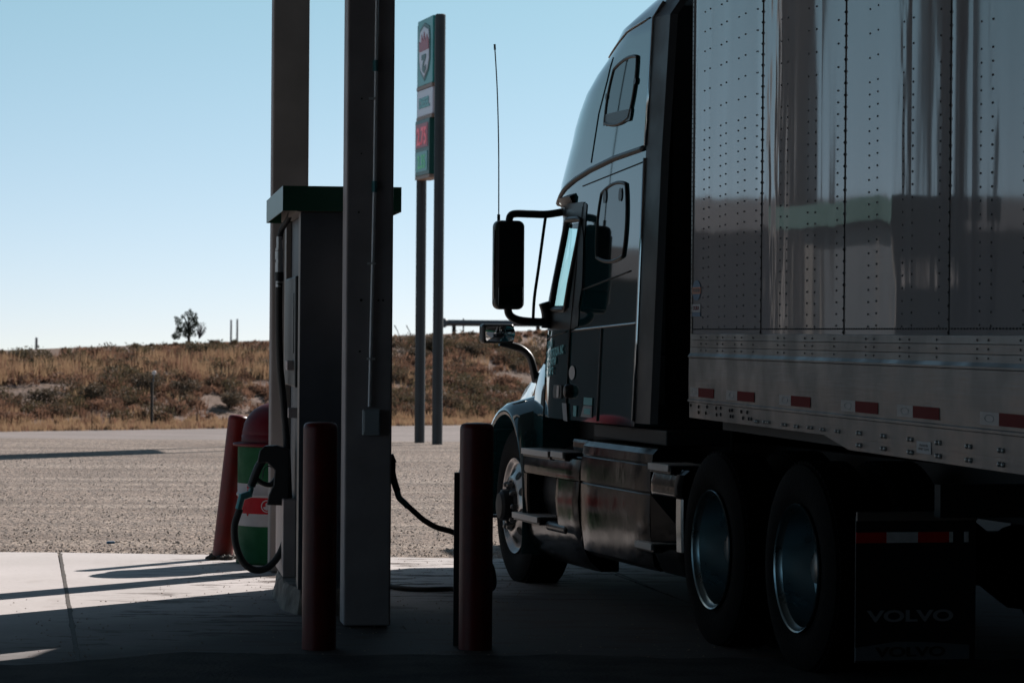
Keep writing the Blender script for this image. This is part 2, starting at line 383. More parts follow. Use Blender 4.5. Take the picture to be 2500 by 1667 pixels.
# ------------------------------------------------------------------ unseen canopy overhead, and store added behind the camera, to deepen shade
t = thing('unseen_station_canopy', 'unseen flat canopy roof over the two grey columns, widened to deepen the shade', 'canopy', (-1.2, 19, 0), radians(9))
m = MB(); m.box(-15, 9.5, -24, 2.45, 5.75, 5.85); m.build('soffit', M['soffit'], t)  # unseen roof, left reach widened to block sky light
m = MB(); m.box(-15.1, 9.6, -24.1, 2.55, 5.86, 6.7); m.build('fascia', M['green'], t)
t = thing('rear_light_blocker', 'unseen dark store block added behind the camera to cut light from the rear', 'building', (0, -5, 0), 0)
m = MB(); m.box(-16, 16, -8, 0, 0, 5.2); m.build('wall', M['wall'], t)  # unseen block added to keep light from behind off the scene
m = MB(); m.box(-16.4, 16.4, -8.4, .8, 5.21, 5.6); m.build('roof', M['soffit'], t)
for i in range(4):
    m = MB(); m.box(-11 + i * 6, -7 + i * 6, .005, .04, .9, 2.8); m.build('window', M['blockerglass'], t)

# ------------------------------------------------------------------ canopy columns
def column(label, x, y, wd, rz, extra=False):
    t = thing('canopy_column', label, 'column', (x, y, 0), rz, 'square steel canopy columns')
    m = MB(); m.box(-wd / 2, wd / 2, 0, wd, .02, 5.8); m.build('shaft', M['column2'] if extra else M['column'], t, bevel=.012, seg=3)
    return t
c1 = column('nearer grey column with thin conduit and junction box', -.782, 17.25, .258, radians(7.5), True)
c2 = column('farther brown-grey column rising behind the fuel dispenser', -1.49, 21.1, .242, radians(7.5))
# conduit and box on column 1 (local coords, face at y=0)
m = MB(); pts = [(.030, -.018, 5.7), (.028, -.018, 3.4), (.022, -.018, 2.4), (.010, -.018, 1.6), (.004, -.018, 1.22)]
m.tube(pts, .0105, 10)
m.build('conduit', M['conduit'], c1, smooth=True, auto=40)
for zc in (2.42, 3.08, 4.1):
    m = MB(); m.tube([(.022, -.018, zc - .03), (.022, -.018, zc + .03)], .016, 8); m.build('coupling', M['tealmetal'], c1, smooth=True, auto=40)
for zc in (1.48, 2.0, 2.9):
    m = MB(); m.box(-.012, .032, -.03, .0, zc - .006, zc + .006); m.build('conduit_strap', M['conduit'], c1)
m = MB(); m.box(-.036, .062, -.055, -.001, 1.062, 1.205); b_ = m.build('junction_box', M['box'], c1, bevel=.008, seg=3)
m = MB(); m.box(-.028, .054, -.062, -.0555, 1.085, 1.197); m.build('cover', M['box'], b_, bevel=.004)
m = MB()
for (a, zc, r) in [(-.045, 1.80, .008), (.050, 1.80, .006), (-.062, 2.28, .005), (.075, 1.80, .006), (-.05, 1.52, .006), (.03, 3.2, .004), (-.05, 2.6, .004), (-.05, 2.9, .005)]:
    m.lathe([(r, 0), (r, -.003), (r * .6, -.006)], 8, 'y', (a, 0, zc))
m.build('screw_heads', M['frame'], c1)

# ------------------------------------------------------------------ bollards
def bollard(label, x, y, h, r, tilt=0.0, dirt=False):
    t = thing('bollard', label, 'bollard', (x, y, 0), 0, 'red steel pipe bollards')
    t.rotation_euler = (0, tilt, 0)
    prof = [(r, -.05), (r, h - .035), (r * .985, h - .02), (r * .9, h - .006), (r * .7, h), (.001, h + .004)]
    m = MB(); m.lathe(prof, 40); m.build('pipe', M['red'], t, smooth=True, auto=50)
    return t
bollard('dark red upright bollard in front of the nearer column', -.972, 16.06, 1.165, .087)
b3 = bollard('dark red upright bollard beside the truck front wheel', -.176, 16.12, 1.165, .086)
b1 = bollard('leaning red bollard at slab edge left of the drum', -2.05, 22.42, 1.035, .072, radians(6.2))
# ring of dark mud and cracked concrete round the leaning one
m = MB()
for i in range(26):
    a = random.uniform(0, 2 * pi); r = random.uniform(.06, .13); s_ = random.uniform(.012, .035); x, y = -2.05 + r * cos(a) * 1.1, 22.38 + r * sin(a)
    bm_ = bmesh.new(); bmesh.ops.create_icosphere(bm_, subdivisions=1, radius=s_)
    m.add([(x + v.co.x * random.uniform(.7, 1.3), y + v.co.y * random.uniform(.7, 1.3), .012 + s_ * .4 + v.co.z * .8) for v in bm_.verts], [tuple(v.index for v in f.verts) for f in bm_.faces]); bm_.free()
tag(m.build('mud_lumps', M['wood']), kind='stuff', label='dark crumbled mud lumps round the foot of the leaning bollard', cat='mud')
# slim steel post next to the right bollard
t = thing('steel_post', 'slim grey steel upright standing against the right bollard', 'post', (-.279, 16.3, 0))
m = MB(); m.box(-.014, .014, -.014, .03, .0, .905); m.build('upright', M['conduit'] if False else M['post'], t, bevel=.002)

# ------------------------------------------------------------------ fuel dispenser
DR = radians(7)
D = thing('fuel_dispenser', 'tall dark fuel dispenser with green top and looped black hose', 'fuel pump', (-1.215, 18.05, 0), DR)
def dl(X, Y, Z):   # world -> dispenser local
    v = Matrix.Rotation(-DR, 3, 'Z') @ Vector((X + 1.215, Y - 18.05, 0)); return (v.x, v.y, Z)
m = MB()
base = []
for i in range(28):
    a = 2 * pi * i / 28; ex = .27 + .035 * noise.noise(Vector((cos(a) * 2, sin(a) * 2, 0))); ey = .98 + .05 * noise.noise(Vector((cos(a) * 3, sin(a) * 3, 4)))
    c_, s_ = cos(a), sin(a); q = (abs(c_) ** 5 + abs(s_) ** 5) ** (-1 / 5)
    base.append((.23 + (ex + .03) * c_ * q, .9 + ey * s_ * q))
for k, (z0, sc) in enumerate([(0.0, 1.04), (.07, 1.0), (.13, .985), (.155, .93)]):
    m.v += [(.23 + (x - .23) * sc + .012 * noise.noise(Vector((x * 9, y * 9, k))), .9 + (y - .9) * sc, z0 + .02 * noise.noise(Vector((x * 5, y * 5, 7)))) for x, y in base]
n_ = len(base)
m.f = [(k * n_ + i, k * n_ + (i + 1) % n_, (k + 1) * n_ + (i + 1) % n_, (k + 1) * n_ + i) for k in range(3) for i in range(n_)] + [tuple(3 * n_ + i for i in range(n_))]
m.mi = [0] * len(m.f)
m.build('concrete_plinth', mat('plinth_concrete', (.30, .26, .23), .9, var=.6, vscale=7, bump=.5, bscale=25), D)
m = MB(); m.box(.035, .425, .003, 1.77, .17, 2.31); m.build('cabinet', M['disp'], D, bevel=.006)
m = MB(); m.box(0, .46, -.003, .0, .15, 2.308); m.box(.0, .46, 0, .012, .15, 2.308); m.build('end_panel', M['disp'], D, bevel=.003)
for y0, y1 in ((.013, .20), (1.60, 1.80)):
    m = MB(); m.box(0, .034, y0, y1, .15, 2.309); m.build('corner_post', M['disp_post'], D, bevel=.004)
    m = MB(); m.box(.426, .46, y0, y1, .15, 2.309); m.build('corner_post', M['disp_post'], D, bevel=.004)
m = MB(); m.box(-.045, .034, .85, 1.75, .155, .62); m.build('lower_panel', M['disp_light'], D, bevel=.006)
m = MB(); m.box(-.012, .034, .30, 1.45, 1.30, 1.95); sc_ = m.build('display_head', M['black'], D, bevel=.01)
m = MB(); m.box(-.016, -.0125, .4, 1.35, 1.5, 1.85); m.build('display_glass', M['black'], sc_)
m = MB(); m.box(-.05, .03, .42, .62, 1.40, 1.455); m.build('bracket', M['disp_light'], D, bevel=.004)
m = MB(); m.box(-.04, .03, .42, .50, 1.12, 1.18); m.build('bracket', M['disp_light'], D, bevel=.004)
m = MB(); m.box(.375, .395, -.012, -.003, 1.40, 1.52); m.box(.37, .39, -.020, -.012, 1.34, 1.45); m.build('door_latch', M['black'], D, bevel=.002)
# top: hollow green box frame
m = MB()
m.box(-.11, .565, -.15, -.145, 2.31, 2.452); m.box(-.11, .565, 1.925, 1.93, 2.31, 2.452)
m.box(-.11, -.105, -.145, 1.925, 2.31, 2.452); m.box(.56, .565, -.145, 1.925, 2.31, 2.452); m.box(-.105, .56, -.145, 1.925, 2.43, 2.449)
m.build('top_fascia', M['green'], D)
m = MB(); m.box(-.02, .48, -.02, 1.85, 2.312, 2.42); m.build('top_soffit', M['disp_post'], D)
# left hose: hanging down from the top and looped into the nozzle
W = lambda P: [dl(*p) for p in P]
hose = W([(-1.33, 19.0, 2.36), (-1.36, 19.05, 2.30), (-1.40, 19.1, 2.24), (-1.412, 19.1, 2.18)])
m = MB(); m.tube(catmull(hose, 6), .017, 10); m.build('hose_whip', M['rubber'], D, smooth=True, auto=60)
m = MB()
for z0, z1, r in [(2.20, 2.13, .018), (2.13, 2.115, .024), (2.112, 2.06, .026), (2.06, 2.045, .02), (2.045, 1.985, .025), (1.985, 1.93, .018), (1.93, 1.895, .021)]:
    m.tube(W([(-1.4135, 19.1, z0), (-1.4135, 19.1, z1)]), r, 14)
bk = m.build('breakaway_fitting', M['fit'], D, smooth=True, auto=40)
m = MB(); m.tube(W([(-1.4135, 19.1, 1.985), (-1.4135, 19.1, 1.93)]), .027, 12); m.build('breakaway_collar', M['black'], bk, smooth=True, auto=40)
HP = [(-1.413, 1.92), (-1.413, 1.69), (-1.404, 1.42), (-1.383, 1.20), (-1.362, .95), (-1.350, .72), (-1.345, .55), (-1.355, .40), (-1.40, .275), (-1.47, .198), (-1.55, .185), (-1.62, .235), (-1.662, .335), (-1.672, .44), (-1.655, .51), (-1.64, .55)]
m = MB(); m.tube(catmull(W([(x, 19.1 + .02 * sin(i * .5), z) for i, (x, z) in enumerate(HP)]), 8), .0215, 14); m.build('fuel_hose', M['rubber'], D, smooth=True, auto=60)
def nozzle(P0, P1, mirror=1, Y=19.1):
    pass
N = MB()
def pris(pts, y0, y1):
    n = len(pts); vs = [dl(x, y0, z) for x, z in pts] + [dl(x, y1, z) for x, z in pts]
    N.add(vs, [tuple(range(n))[::-1], tuple(range(n, 2 * n))] + [(i, (i + 1) % n, n + (i + 1) % n, n + i) for i in range(n)])
# boot that holds the nozzle
pris([(-1.52, .905), (-1.49, .935), (-1.42, .937), (-1.34, .915), (-1.34, .575), (-1.475, .578), (-1.462, .64), (-1.435, .70), (-1.428, .79), (-1.475, .835), (-1.535, .83)], 19.04, 19.17)
N.build('nozzle_boot', M['black'], D, bevel=.008)
N = MB()
N.tube(catmull(W([(-1.572, 19.1, .69), (-1.548, 19.1, .76), (-1.515, 19.1, .83), (-1.46, 19.1, .88), (-1.40, 19.1, .87)]), 5), .026, 10)
N.tube(catmull(W([(-1.545, 19.1, .735), (-1.50, 19.1, .705), (-1.455, 19.1, .70), (-1.42, 19.1, .74)]), 5), .016, 8)
N.tube(catmull(W([(-1.505, 19.1, .735), (-1.497, 19.1, .79), (-1.47, 19.1, .812), (-1.44, 19.1, .80)]), 4), .004, 6)
nz = N.build('nozzle', M['black'], D, smooth=True, auto=50)
N = MB(); N.tube(W([(-1.560, 19.1, .715), (-1.578, 19.1, .680)]), .020, 12); N.tube(W([(-1.572, 19.1, .675), (-1.580, 19.1, .64)]), .016, 12)
N.tube(W([(-1.57, 19.1, .645), (-1.632, 19.1, .622)]), .022, 12); N.tube(W([(-1.625, 19.1, .64), (-1.648, 19.1, .55)]), .021, 12)
N.build('swivel', M['tealmetal'], nz, smooth=True, auto=40)
# right nozzle and hose trailing over the apron
m = MB(); m.tube(catmull(W([(-.76, 18.6, .90), (-.705, 18.6, .875), (-.700, 18.6, .80), (-.683, 18.6, .73), (-.668, 18.6, .69)]), 5), .021, 10)
m.tube(W([(-.712, 18.6, .905), (-.69, 18.6, .855)]), .018, 8)
rn = m.build('nozzle', M['black'], D, smooth=True, auto=50)
m = MB(); m.tube(catmull(W([(-.672, 18.6, .70), (-.660, 18.6, .655), (-.63, 18.6, .625), (-.605, 18.6, .60)]), 4), .019, 10)
m.build('swivel', M['tealmetal'], rn, smooth=True, auto=40)
m = MB(); m.tube(catmull(W([(-.615, 18.6, .612), (-.564, 18.6, .566), (-.509, 18.6, .520), (-.434, 18.6, .479), (-.336, 18.62, .449), (-.22, 18.75, .38), (-.12, 18.95, .24), (-.10, 19.2, .09), (-.17, 19.5, .035), (-.36, 19.68, .03), (-.53, 19.62, .03), (-.67, 19.70, .03), (-.80, 19.9, .04), (-.93, 19.8, .12), (-.98, 19.5, .35)]), 8), .0165, 12)
m.build('fuel_hose', M['rubber'], D, smooth=True, auto=60)
m = MB(); m.box(.461, .52, .35, .62, .6, .93); m.build('nozzle_boot', M['black'], D, bevel=.01)

# ------------------------------------------------------------------ trash drum
T = thing('trash_drum', 'green, white and red banded steel drum with red domed lid', 'trash can', (-1.617, 22.05, 0))
def band(z0, z1, m_, name, rib=False):
    q = MB(); R = .293; prof = [(R, z0)]
    if rib: prof += [(R + .008, z0 + .01), (R + .008, z0 + .02), (R, z0 + .03)]
    prof += [(R, z1)]
    q.lathe(prof, 64, caps=False); return q.build(name, m_, T, smooth=True, auto=50)
band(.012, .278, M['drumgreen'], 'lower_band', True); band(.278, .365, M['drumwhite'], 'white_band')
band(.365, .478, M['drumred'], 'red_band'); band(.478, .572, M['drumwhite'], 'white_band', True); band(.572, .83, M['drumgreen'], 'upper_band')
# emblem on the red band, facing the camera
a0 = radians(-93.0)
def cyl(a, z, r=.2945): return (r * cos(a0 + a), r * sin(a0 + a), z)
m = MB()
for r0, r1 in ((.036, .043),):
    n = 32; vs = []
    for k in range(n):
        q = 2 * pi * k / n
        vs += [cyl(r0 * cos(q) / .293, .421 + r0 * sin(q)), cyl(r1 * cos(q) / .293, .421 + r1 * sin(q))]
    m.add(vs, [(2 * k, 2 * k + 1, (2 * k + 3) % (2 * n), (2 * k + 2) % (2 * n)) for k in range(n)])
m.add([cyl(x / .293, z, .295) for x, z in [(-.028, .415), (-.02, .40), (0, .392), (.02, .40), (.028, .415), (.0, .418)]], [(0, 1, 2, 3, 4, 5)])
m.add([cyl(x / .293, z, .295) for x, z in [(-.008, .418), (.010, .418), (.014, .44), (.002, .446), (-.010, .438)]], [(0, 1, 2, 3, 4)])
em = m.build('emblem', M['drumwhite'], T)
em.rotation_euler = (0, 0, radians(-10))
m = MB()
for i in range(34):
    a = random.gauss(-.70, .06); z = random.uniform(.36, .56); r = random.uniform(.003, .011)
    m.add([cyl(a + r * cos(k * pi / 3) / .293, z + r * 1.5 * sin(k * pi / 3), .2948) for k in range(6)], [(0, 1, 2, 3, 4, 5)])
m.build('paint_splatter', M['drumred'], T)
lid = MB(); lid.lathe([(.293, .825), (.325, .832), (.33, .842), (.325, .85), (.268, .858), (.268, .90), (.264, .905), (.264, .915), (.262, .93), (.25, .985), (.228, 1.03), (.19, 1.075), (.14, 1.108), (.08, 1.128), (.001, 1.135)], 56)
lo = lid.build('lid', M['redlid'], T, smooth=True, auto=40)

# ------------------------------------------------------------------ roadside price sign
P1 = Vector((-1.10, 46.85, 0)); P2 = Vector((-1.40, 48.15, 0)); dv = (P2 - P1); sl = dv.length; ang = atan2(dv.y, dv.x)
G = thing('price_sign', 'tall two-post roadside fuel price sign with shield and green panels', 'sign', P1, ang)
for x, h, nm in ((0, 6.40, 'near'), (sl, 6.36, 'far')):
    m = MB(); m.lathe([(.078, 0), (.078, h), (.06, h + .012), (.001, h + .014)], 24, c=(x, 0, -.05)); m.build('post', M['post'], G, smooth=True, auto=40)
def panel(z0, z1, mat_, name, x0=.12, x1=None, th=.09):
    q = MB(); q.box(x0, x1 or sl - .08, -th, th, z0, z1); return q.build(name, mat_, G, bevel=.01)
pa = panel(5.36, 6.36, M['signgreen'], 'shield_panel'); pb = panel(4.90, 5.30, M['signwhite'], 'grade_panel')
pc = panel(4.0, 4.84, M['signdark'], 'price_panel', x0=.18, th=.12)
for z0 in (5.305, 4.845):
    m = MB(); m.box(.10, sl - .06, -.10, .10, z0, z0 + .05); m.build('frame_bar', M['signtan'], G)
m = MB(); m.box(.078, .118, -.06, .06, 4.85, 6.3); m.build('frame_bar', M['signtan'], G)
m = MB(); m.box(.18, sl - .08, -.118, .118, 3.95, 3.998); m.build('frame_bar', M['signtan'], G)
# viewer sees the +y local side (towards -X world)
def signpoly(pts, off, mat_, name, par):
    for s_ in (1,):
        q = MB(); n = len(pts)
        q.add([(x, off, z) for x, z in pts] + [(x, off + .006, z) for x, z in pts], [tuple(range(n)), tuple(range(n, 2 * n))[::-1]] + [(i, (i + 1) % n, n + (i + 1) % n, n + i) for i in range(n)])
        return q.build(name, mat_, par)
cx = sl * .53
def shield(k): return [(cx + x * k, 5.86 + z * k) for x, z in [(-.42, .22), (-.36, .36), (-.18, .40), (0, .44), (.18, .40), (.36, .36), (.42, .22), (.42, -.14), (.30, -.30), (0, -.44), (-.30, -.30), (-.42, -.14)]]
signpoly(shield(1), .091, M['signdark'], 'shield_border', pa); signpoly(shield(.86), .098, M['signwhite'], 'shield_field', pa)
signpoly([(cx + x, 5.86 + z) for x, z in [(-.36, .02), (.36, .02), (.36, .18), (.22, .14), (.16, .27), (.06, .16), (-.02, .30), (-.12, .15), (-.22, .25), (-.36, .15)]], .105, M['signred'], 'red_crest', pa)
signpoly([(cx + x, 5.86 + z) for x, z in [(-.16, -.04), (.16, -.04), (.16, -.12), (.02, -.12), (.10, -.20), (.10, -.28), (-.05, -.33), (-.16, -.26), (-.16, -.2), (-.04, -.24), (.0, -.19), (-.16, -.1)]], .105, M['signdark'], 'shield_figure', pa)
RX = Matrix(((-1, 0, 0, 0), (0, 0, 1, 0), (0, 1, 0, 0), (0, 0, 0, 1)))
def signtext(body, size, x, y, z, mm, par, off=.006, sx=1.0):
    text_part('lettering', body, size, mm, par, Matrix.Translation((x, y, z)) @ RX, .003, off, sx, 'CENTER')
signtext('DIESEL', .20, cx, .095, 5.03, M['signgreen'], pb, .012, 1.35)
signpoly([(.3, 4.06), (sl - .15, 4.06), (sl - .15, 4.36), (.3, 4.36)], .121, M['signgreen'], 'green_field', pc)
signpoly([(.27, 4.42), (sl - .15, 4.42), (sl - .15, 4.78), (.27, 4.78)], .121, M['signred'], 'digit_field', pc)
signtext('2.75', .36, cx + .02, .128, 4.47, M['ledred'], pc, .010, 1.2)
signtext('2.35', .28, cx + .02, .128, 4.11, M['ledgreen'], pc, .008, 1.2)

# ------------------------------------------------------------------ tractor
TH = radians(14.7)
TK = thing('semi_truck', 'dark glossy sleeper-cab semi truck tractor facing away from the pump', 'truck', (2.587, 15.517, 0), TH)
INS = [(1.0, .045), (1.15, .05), (2.64, .105), (3.43, .15), (3.56, .24), (3.66, .36), (3.74, .52), (3.80, .75)]
USIL = [(1.0, 5.03), (1.65, 5.0), (1.80, 5.03), (1.86, 5.0), (2.30, 4.74), (2.40, 4.74), (2.44, 4.90), (2.57, 4.84), (2.81, 4.65), (2.90, 4.60), (3.07, 4.44), (3.175, 4.25), (3.274, 3.97), (3.365, 3.80), (3.456, 3.64), (3.56, 3.40), (3.66, 3.05), (3.74, 2.9), (3.80, 2.85)]
RCX, RCY = .55, 1.05
def y0_(z): return interp(USIL, z) - .47
def SX(u, z, off=0.0):
    x = -1.25 + interp(INS, z); y0 = y0_(z)
    nx, ny = -1.0, 0.0
    if u > y0:
        s_ = min(1, (u - y0) / RCY); tt = asin(s_); x += RCX * (1 - cos(tt)); nx, ny = -cos(tt) * RCY, sin(tt) * RCX
        l = sqrt(nx * nx + ny * ny); nx /= l; ny /= l
    return (x + nx * off, u + ny * off, z)
zs = [1.10, 1.3, 1.5, 1.65, 1.8, 1.95, 2.1, 2.2, 2.3, 2.39, 2.40, 2.44, 2.5, 2.57, 2.7, 2.81, 2.9, 3.0, 3.1, 3.2, 3.27, 3.35, 3.43, 3.5, 3.56, 3.62, 3.67, 3.71, 3.75, 3.78]
m = MB(); rings = []
for z in zs:
    ins = interp(INS, z); y0 = y0_(z); half = []
    half.append((-1.25 + ins, 2.86)); half.append((-1.25 + ins, y0 - .15)) if y0 > 3.3 else half.append((-1.25 + ins, lerp(2.86, max(y0, 2.87), .5)))
    half.append((-1.25 + ins, max(y0, 2.88)))
    for k in range(1, 15):
        a = k / 15 * radians(86); x = -1.25 + ins + RCX * (1 - cos(a)); half.append((min(x, -.02), max(y0, 2.88) + RCY * sin(a)))
    half.append((-.0, max(y0, 2.88) + RCY + .06))
    ring = [(x, y, z) for x, y in half] + [(-x, y, z) for x, y in half[-2::-1]]
    rings.append(ring)
n_ = len(rings[0]); m.v = [p for r in rings for p in r]
m.f = [(j * n_ + i, j * n_ + (i + 1) % n_, (j + 1) * n_ + (i + 1) % n_, (j + 1) * n_ + i) for j in range(len(rings) - 1) for i in range(n_)] + [tuple(range(n_))[::-1], tuple((len(rings) - 1) * n_ + i for i in range(n_))]
def open_face(f):     # window openings: doors and windshield
    if len(f) != 4: return False
    zz = [m.v[i][2] for i in f]
    if min(zz) < 1.79 or max(zz) > 2.31: return False
    ids = sorted(i % n_ for i in f); a, b = ids[0], ids[-1]
    if b - a > 2: return False
    lo_, hi_ = min(a, n_ - 1 - b), min(b, n_ - 1 - a)
    lo_ = min(lo_, hi_)
    return 1 <= lo_ <= 3 or lo_ >= 9
m.f = [f for f in m.f if not open_face(f)]
m.mi = [0] * len(m.f)
cab = m.build('cab', M['paint'], TK, smooth=True, auto=32)

def surf_panel(c, off, mat_, name, par, k=.55, n=14, th=.004):
    """c: 4 corners (u,z): rear-bottom, front-bottom, front-top, rear-top; rounded"""
    q = MB()
    for j in range(n + 1):
        for i in range(n + 1):
            a = -1 + 2 * i / n; b = -1 + 2 * j / n
            a2 = a * sqrt(1 - k * b * b / 2); b2 = b * sqrt(1 - k * a * a / 2)
            a3 = (a2 + 1) / 2; b3 = (b2 + 1) / 2
            u = lerp(lerp(c[0][0], c[1][0], a3), lerp(c[3][0], c[2][0], a3), b3); z = lerp(lerp(c[0][1], c[1][1], a3), lerp(c[3][1], c[2][1], a3), b3)
            q.v.append(SX(u, z, off))
    q.f = [(j * (n + 1) + i, j * (n + 1) + i + 1, (j + 1) * (n + 1) + i + 1, (j + 1) * (n + 1) + i) for j in range(n) for i in range(n)]; q.mi = [0] * len(q.f)
    return q.build(name, mat_, par, smooth=True)
def outline(c, k=.55, n=14, off=0.004):
    P = []
    def pt(a, b):
        a2 = a * sqrt(1 - k * b * b / 2); b2 = b * sqrt(1 - k * a * a / 2); a3 = (a2 + 1) / 2; b3 = (b2 + 1) / 2
        return SX(lerp(lerp(c[0][0], c[1][0], a3), lerp(c[3][0], c[2][0], a3), b3), lerp(lerp(c[0][1], c[1][1], a3), lerp(c[3][1], c[2][1], a3), b3), off)
    for i in range(n): P.append(pt(-1 + 2 * i / n, -1))
    for i in range(n): P.append(pt(1, -1 + 2 * i / n))
    for i in range(n): P.append(pt(1 - 2 * i / n, 1))
    for i in range(n): P.append(pt(-1, 1 - 2 * i / n))
    return P
def line(pts, r, mat_, name, par, off=0.0, k=6, nn=6):
    P = []
    for (ua, za), (ub, zb) in zip(pts, pts[1:]):
        st = max(2, int(abs(ub - ua) / .08) + int(abs(zb - za) / .1) + 1)
        for i in range(st): P.append(SX(lerp(ua, ub, i / st), lerp(za, zb, i / st), off))
    P.append(SX(*pts[-1], off)); q = MB(); q.tube(P, r, nn); return q.build(name, mat_, par, smooth=True)
# sleeper windows
for nm, c in (('lower', [(3.16, 2.05), (3.80, 2.055), (3.74, 2.49), (3.17, 2.53)]), ('upper', [(3.20, 2.86), (3.76, 2.86), (3.62, 3.215), (3.09, 3.26)])):
    sw = surf_panel(c, .006, M['glass'], 'sleeper_window', TK, .5)
    q = MB(); q.tube(outline(c, .5), .011, 8, closed=True); q.build('window_frame', M['trim'], sw, smooth=True)
    if nm == 'lower':
        for u in (3.30, 3.62):
            surf_panel([(u - .035, 2.40), (u + .035, 2.40), (u + .03, 2.48), (u - .03, 2.48)], .012, M['trim'], 'latch', sw, .9, 6)
    else:
        surf_panel([(3.19, 2.865), (3.745, 2.865), (3.74, 2.935), (3.165, 2.935)], .010, M['trim'], 'lower_slider', sw, .1, 6)
        for u, z in ((3.13, 3.09), (3.70, 3.04)):
            surf_panel([(u - .02, z - .02), (u + .02, z - .02), (u + .02, z + .02), (u - .02, z + .02)], .014, M['trim'], 'latch', sw, .9, 6)
# door with its glass, gasket and lettering
door = surf_panel([(4.30, 1.105), (4.93, 1.105), (4.93, 1.66), (4.30, 1.66)], .004, M['paint'], 'door', TK, .02, 10)
line([(4.93, 1.11), (4.93, 1.62)], .007, M['seam'], 'front_seam', door, .004)
line([(4.29, 1.11), (4.27, 1.60), (4.21, 1.95), (4.10, 2.40)], .006, M['seam'], 'rear_seam', door, .004)
line([(4.92, 1.59), (4.34, 1.64)], .005, M['seam'], 'belt_seam', door, .005)
q = MB(); rows_ = [1.78, 1.95, 2.1, 2.2, 2.32]
for z in rows_:
    for k in range(6): q.v.append(SX(y0_(z) - .17 + k * .085, z, -.006))
q.f = [(j * 6 + i, j * 6 + i + 1, (j + 1) * 6 + i + 1, (j + 1) * 6 + i) for j in range(4) for i in range(5)]; q.mi = [0] * len(q.f)
gl = q.build('door_glass', M['doorglass'], door, smooth=True)
P = [SX(y0_(z) - .16, z, .004) for z in rows_] + [SX(y0_(2.32) - .16 + k * .09, 2.33, .004) for k in range(1, 5)] + [SX(y0_(z) + .22, z, .004) for z in rows_[::-1]] + [SX(y0_(1.78) + .22 - k * .09, 1.775, .004) for k in range(1, 5)]
q = MB(); q.tube(P, .020, 8, closed=True); q.build('window_gasket', M['trim'], gl, smooth=True)
surf_panel([(4.15, 1.655), (5.02, 1.64), (4.98, 1.77), (4.15, 1.79)], .006, M['trim'], 'window_sill', door, .2, 10)
surf_panel([(4.10, 1.66), (4.36, 1.66), (4.12, 2.42), (4.02, 2.42)], .005, M['trim'], 'window_surround', door, .15, 10)
surf_panel([(4.78, 1.70), (5.05, 1.70), (4.82, 2.42), (4.55, 2.42)], .006, M['trim'], 'pillar_trim', door, .1, 10)
surf_panel([(4.10, 2.33), (4.75, 2.33), (4.75, 2.43), (4.08, 2.43)], .007, M['trim'], 'header_trim', door, .1, 8)
surf_panel([(4.02, 1.9), (4.14, 1.72), (4.16, 2.36), (4.04, 2.22)], .012, M['trim'], 'grab_trim', door, .4, 8)
def celltext(body, u, z, hgt, width, mm, par, off=.012):
    o = text_part('lettering', body, hgt * 1.38, mm, par, Matrix.Identity(4), 0.0, .0035, 1.0, 'LEFT')
    me = o.data; mxw = max(v.co.x for v in me.vertices) or 1
    for v in me.vertices:
        uu = u - v.co.x / mxw * width; zz = z + v.co.y + v.co.x / mxw * width * .10
        v.co = SX(uu, zz, off)
    return o
celltext('BUDAN', 4.83, 1.525, .050, .18, M['teal'], door)
celltext('TRANSPORTATION, INC', 4.86, 1.46, .052, .48, M['teal'], door)
celltext('USDOT 2747749', 4.87, 1.405, .046, .33, M['teal'], door)
celltext('MC 705862', 4.875, 1.35, .046, .28, M['teal'], door)
h_ = surf_panel([(4.37, 1.225), (4.56, 1.225), (4.56, 1.31), (4.37, 1.31)], .016, M['trim'], 'door_handle', door, .35, 8)
surf_panel([(4.41, 1.232), (4.46, 1.232), (4.46, 1.305), (4.41, 1.305)], .022, M['white'], 'handle_plate', h_, .3, 6)
kb = MB(); p0 = SX(4.21, 1.275, 0); kb.lathe([(.045, 0), (.042, -.03), (.03, -.042), (.001, -.044)], 20, 'x', p0); kb.build('lock_knob', M['trim'], TK, smooth=True, auto=40)
surf_panel([(4.12, 1.345), (4.25, 1.345), (4.25, 1.432), (4.12, 1.432)], .006, M['white'], 'oval_sticker', TK, .99, 10)
surf_panel([(3.715, 1.20), (3.90, 1.20), (3.90, 1.245), (3.715, 1.245)], .006, M['teal'], 'sticker', TK, .02, 4)
surf_panel([(3.715, 1.127), (3.95, 1.127), (3.90, 1.195), (3.715, 1.195)], .006, M['greyletter'], 'sticker', TK, .02, 4)
surf_panel([(3.74, 1.145), (3.88, 1.145), (3.88, 1.18), (3.74, 1.18)], .008, M['teal'], 'sticker', TK, .02, 4)
surf_panel([(4.05, 1.125), (4.12, 1.125), (4.12, 1.19), (4.05, 1.19)], .006, M['teal'], 'sticker', TK, .02, 4)
q = MB(); a_ = SX(4.36, 1.20, .012); b__ = SX(4.22, 1.09, .012); q.add([a_, (a_[0], a_[1] - .10, a_[2]), (b__[0], b__[1], b__[2]), (b__[0], b__[1] + .09, b__[2] + .005)], [(0, 1, 2, 3)]); q.build('hanging_tag', M['greyletter'], TK)
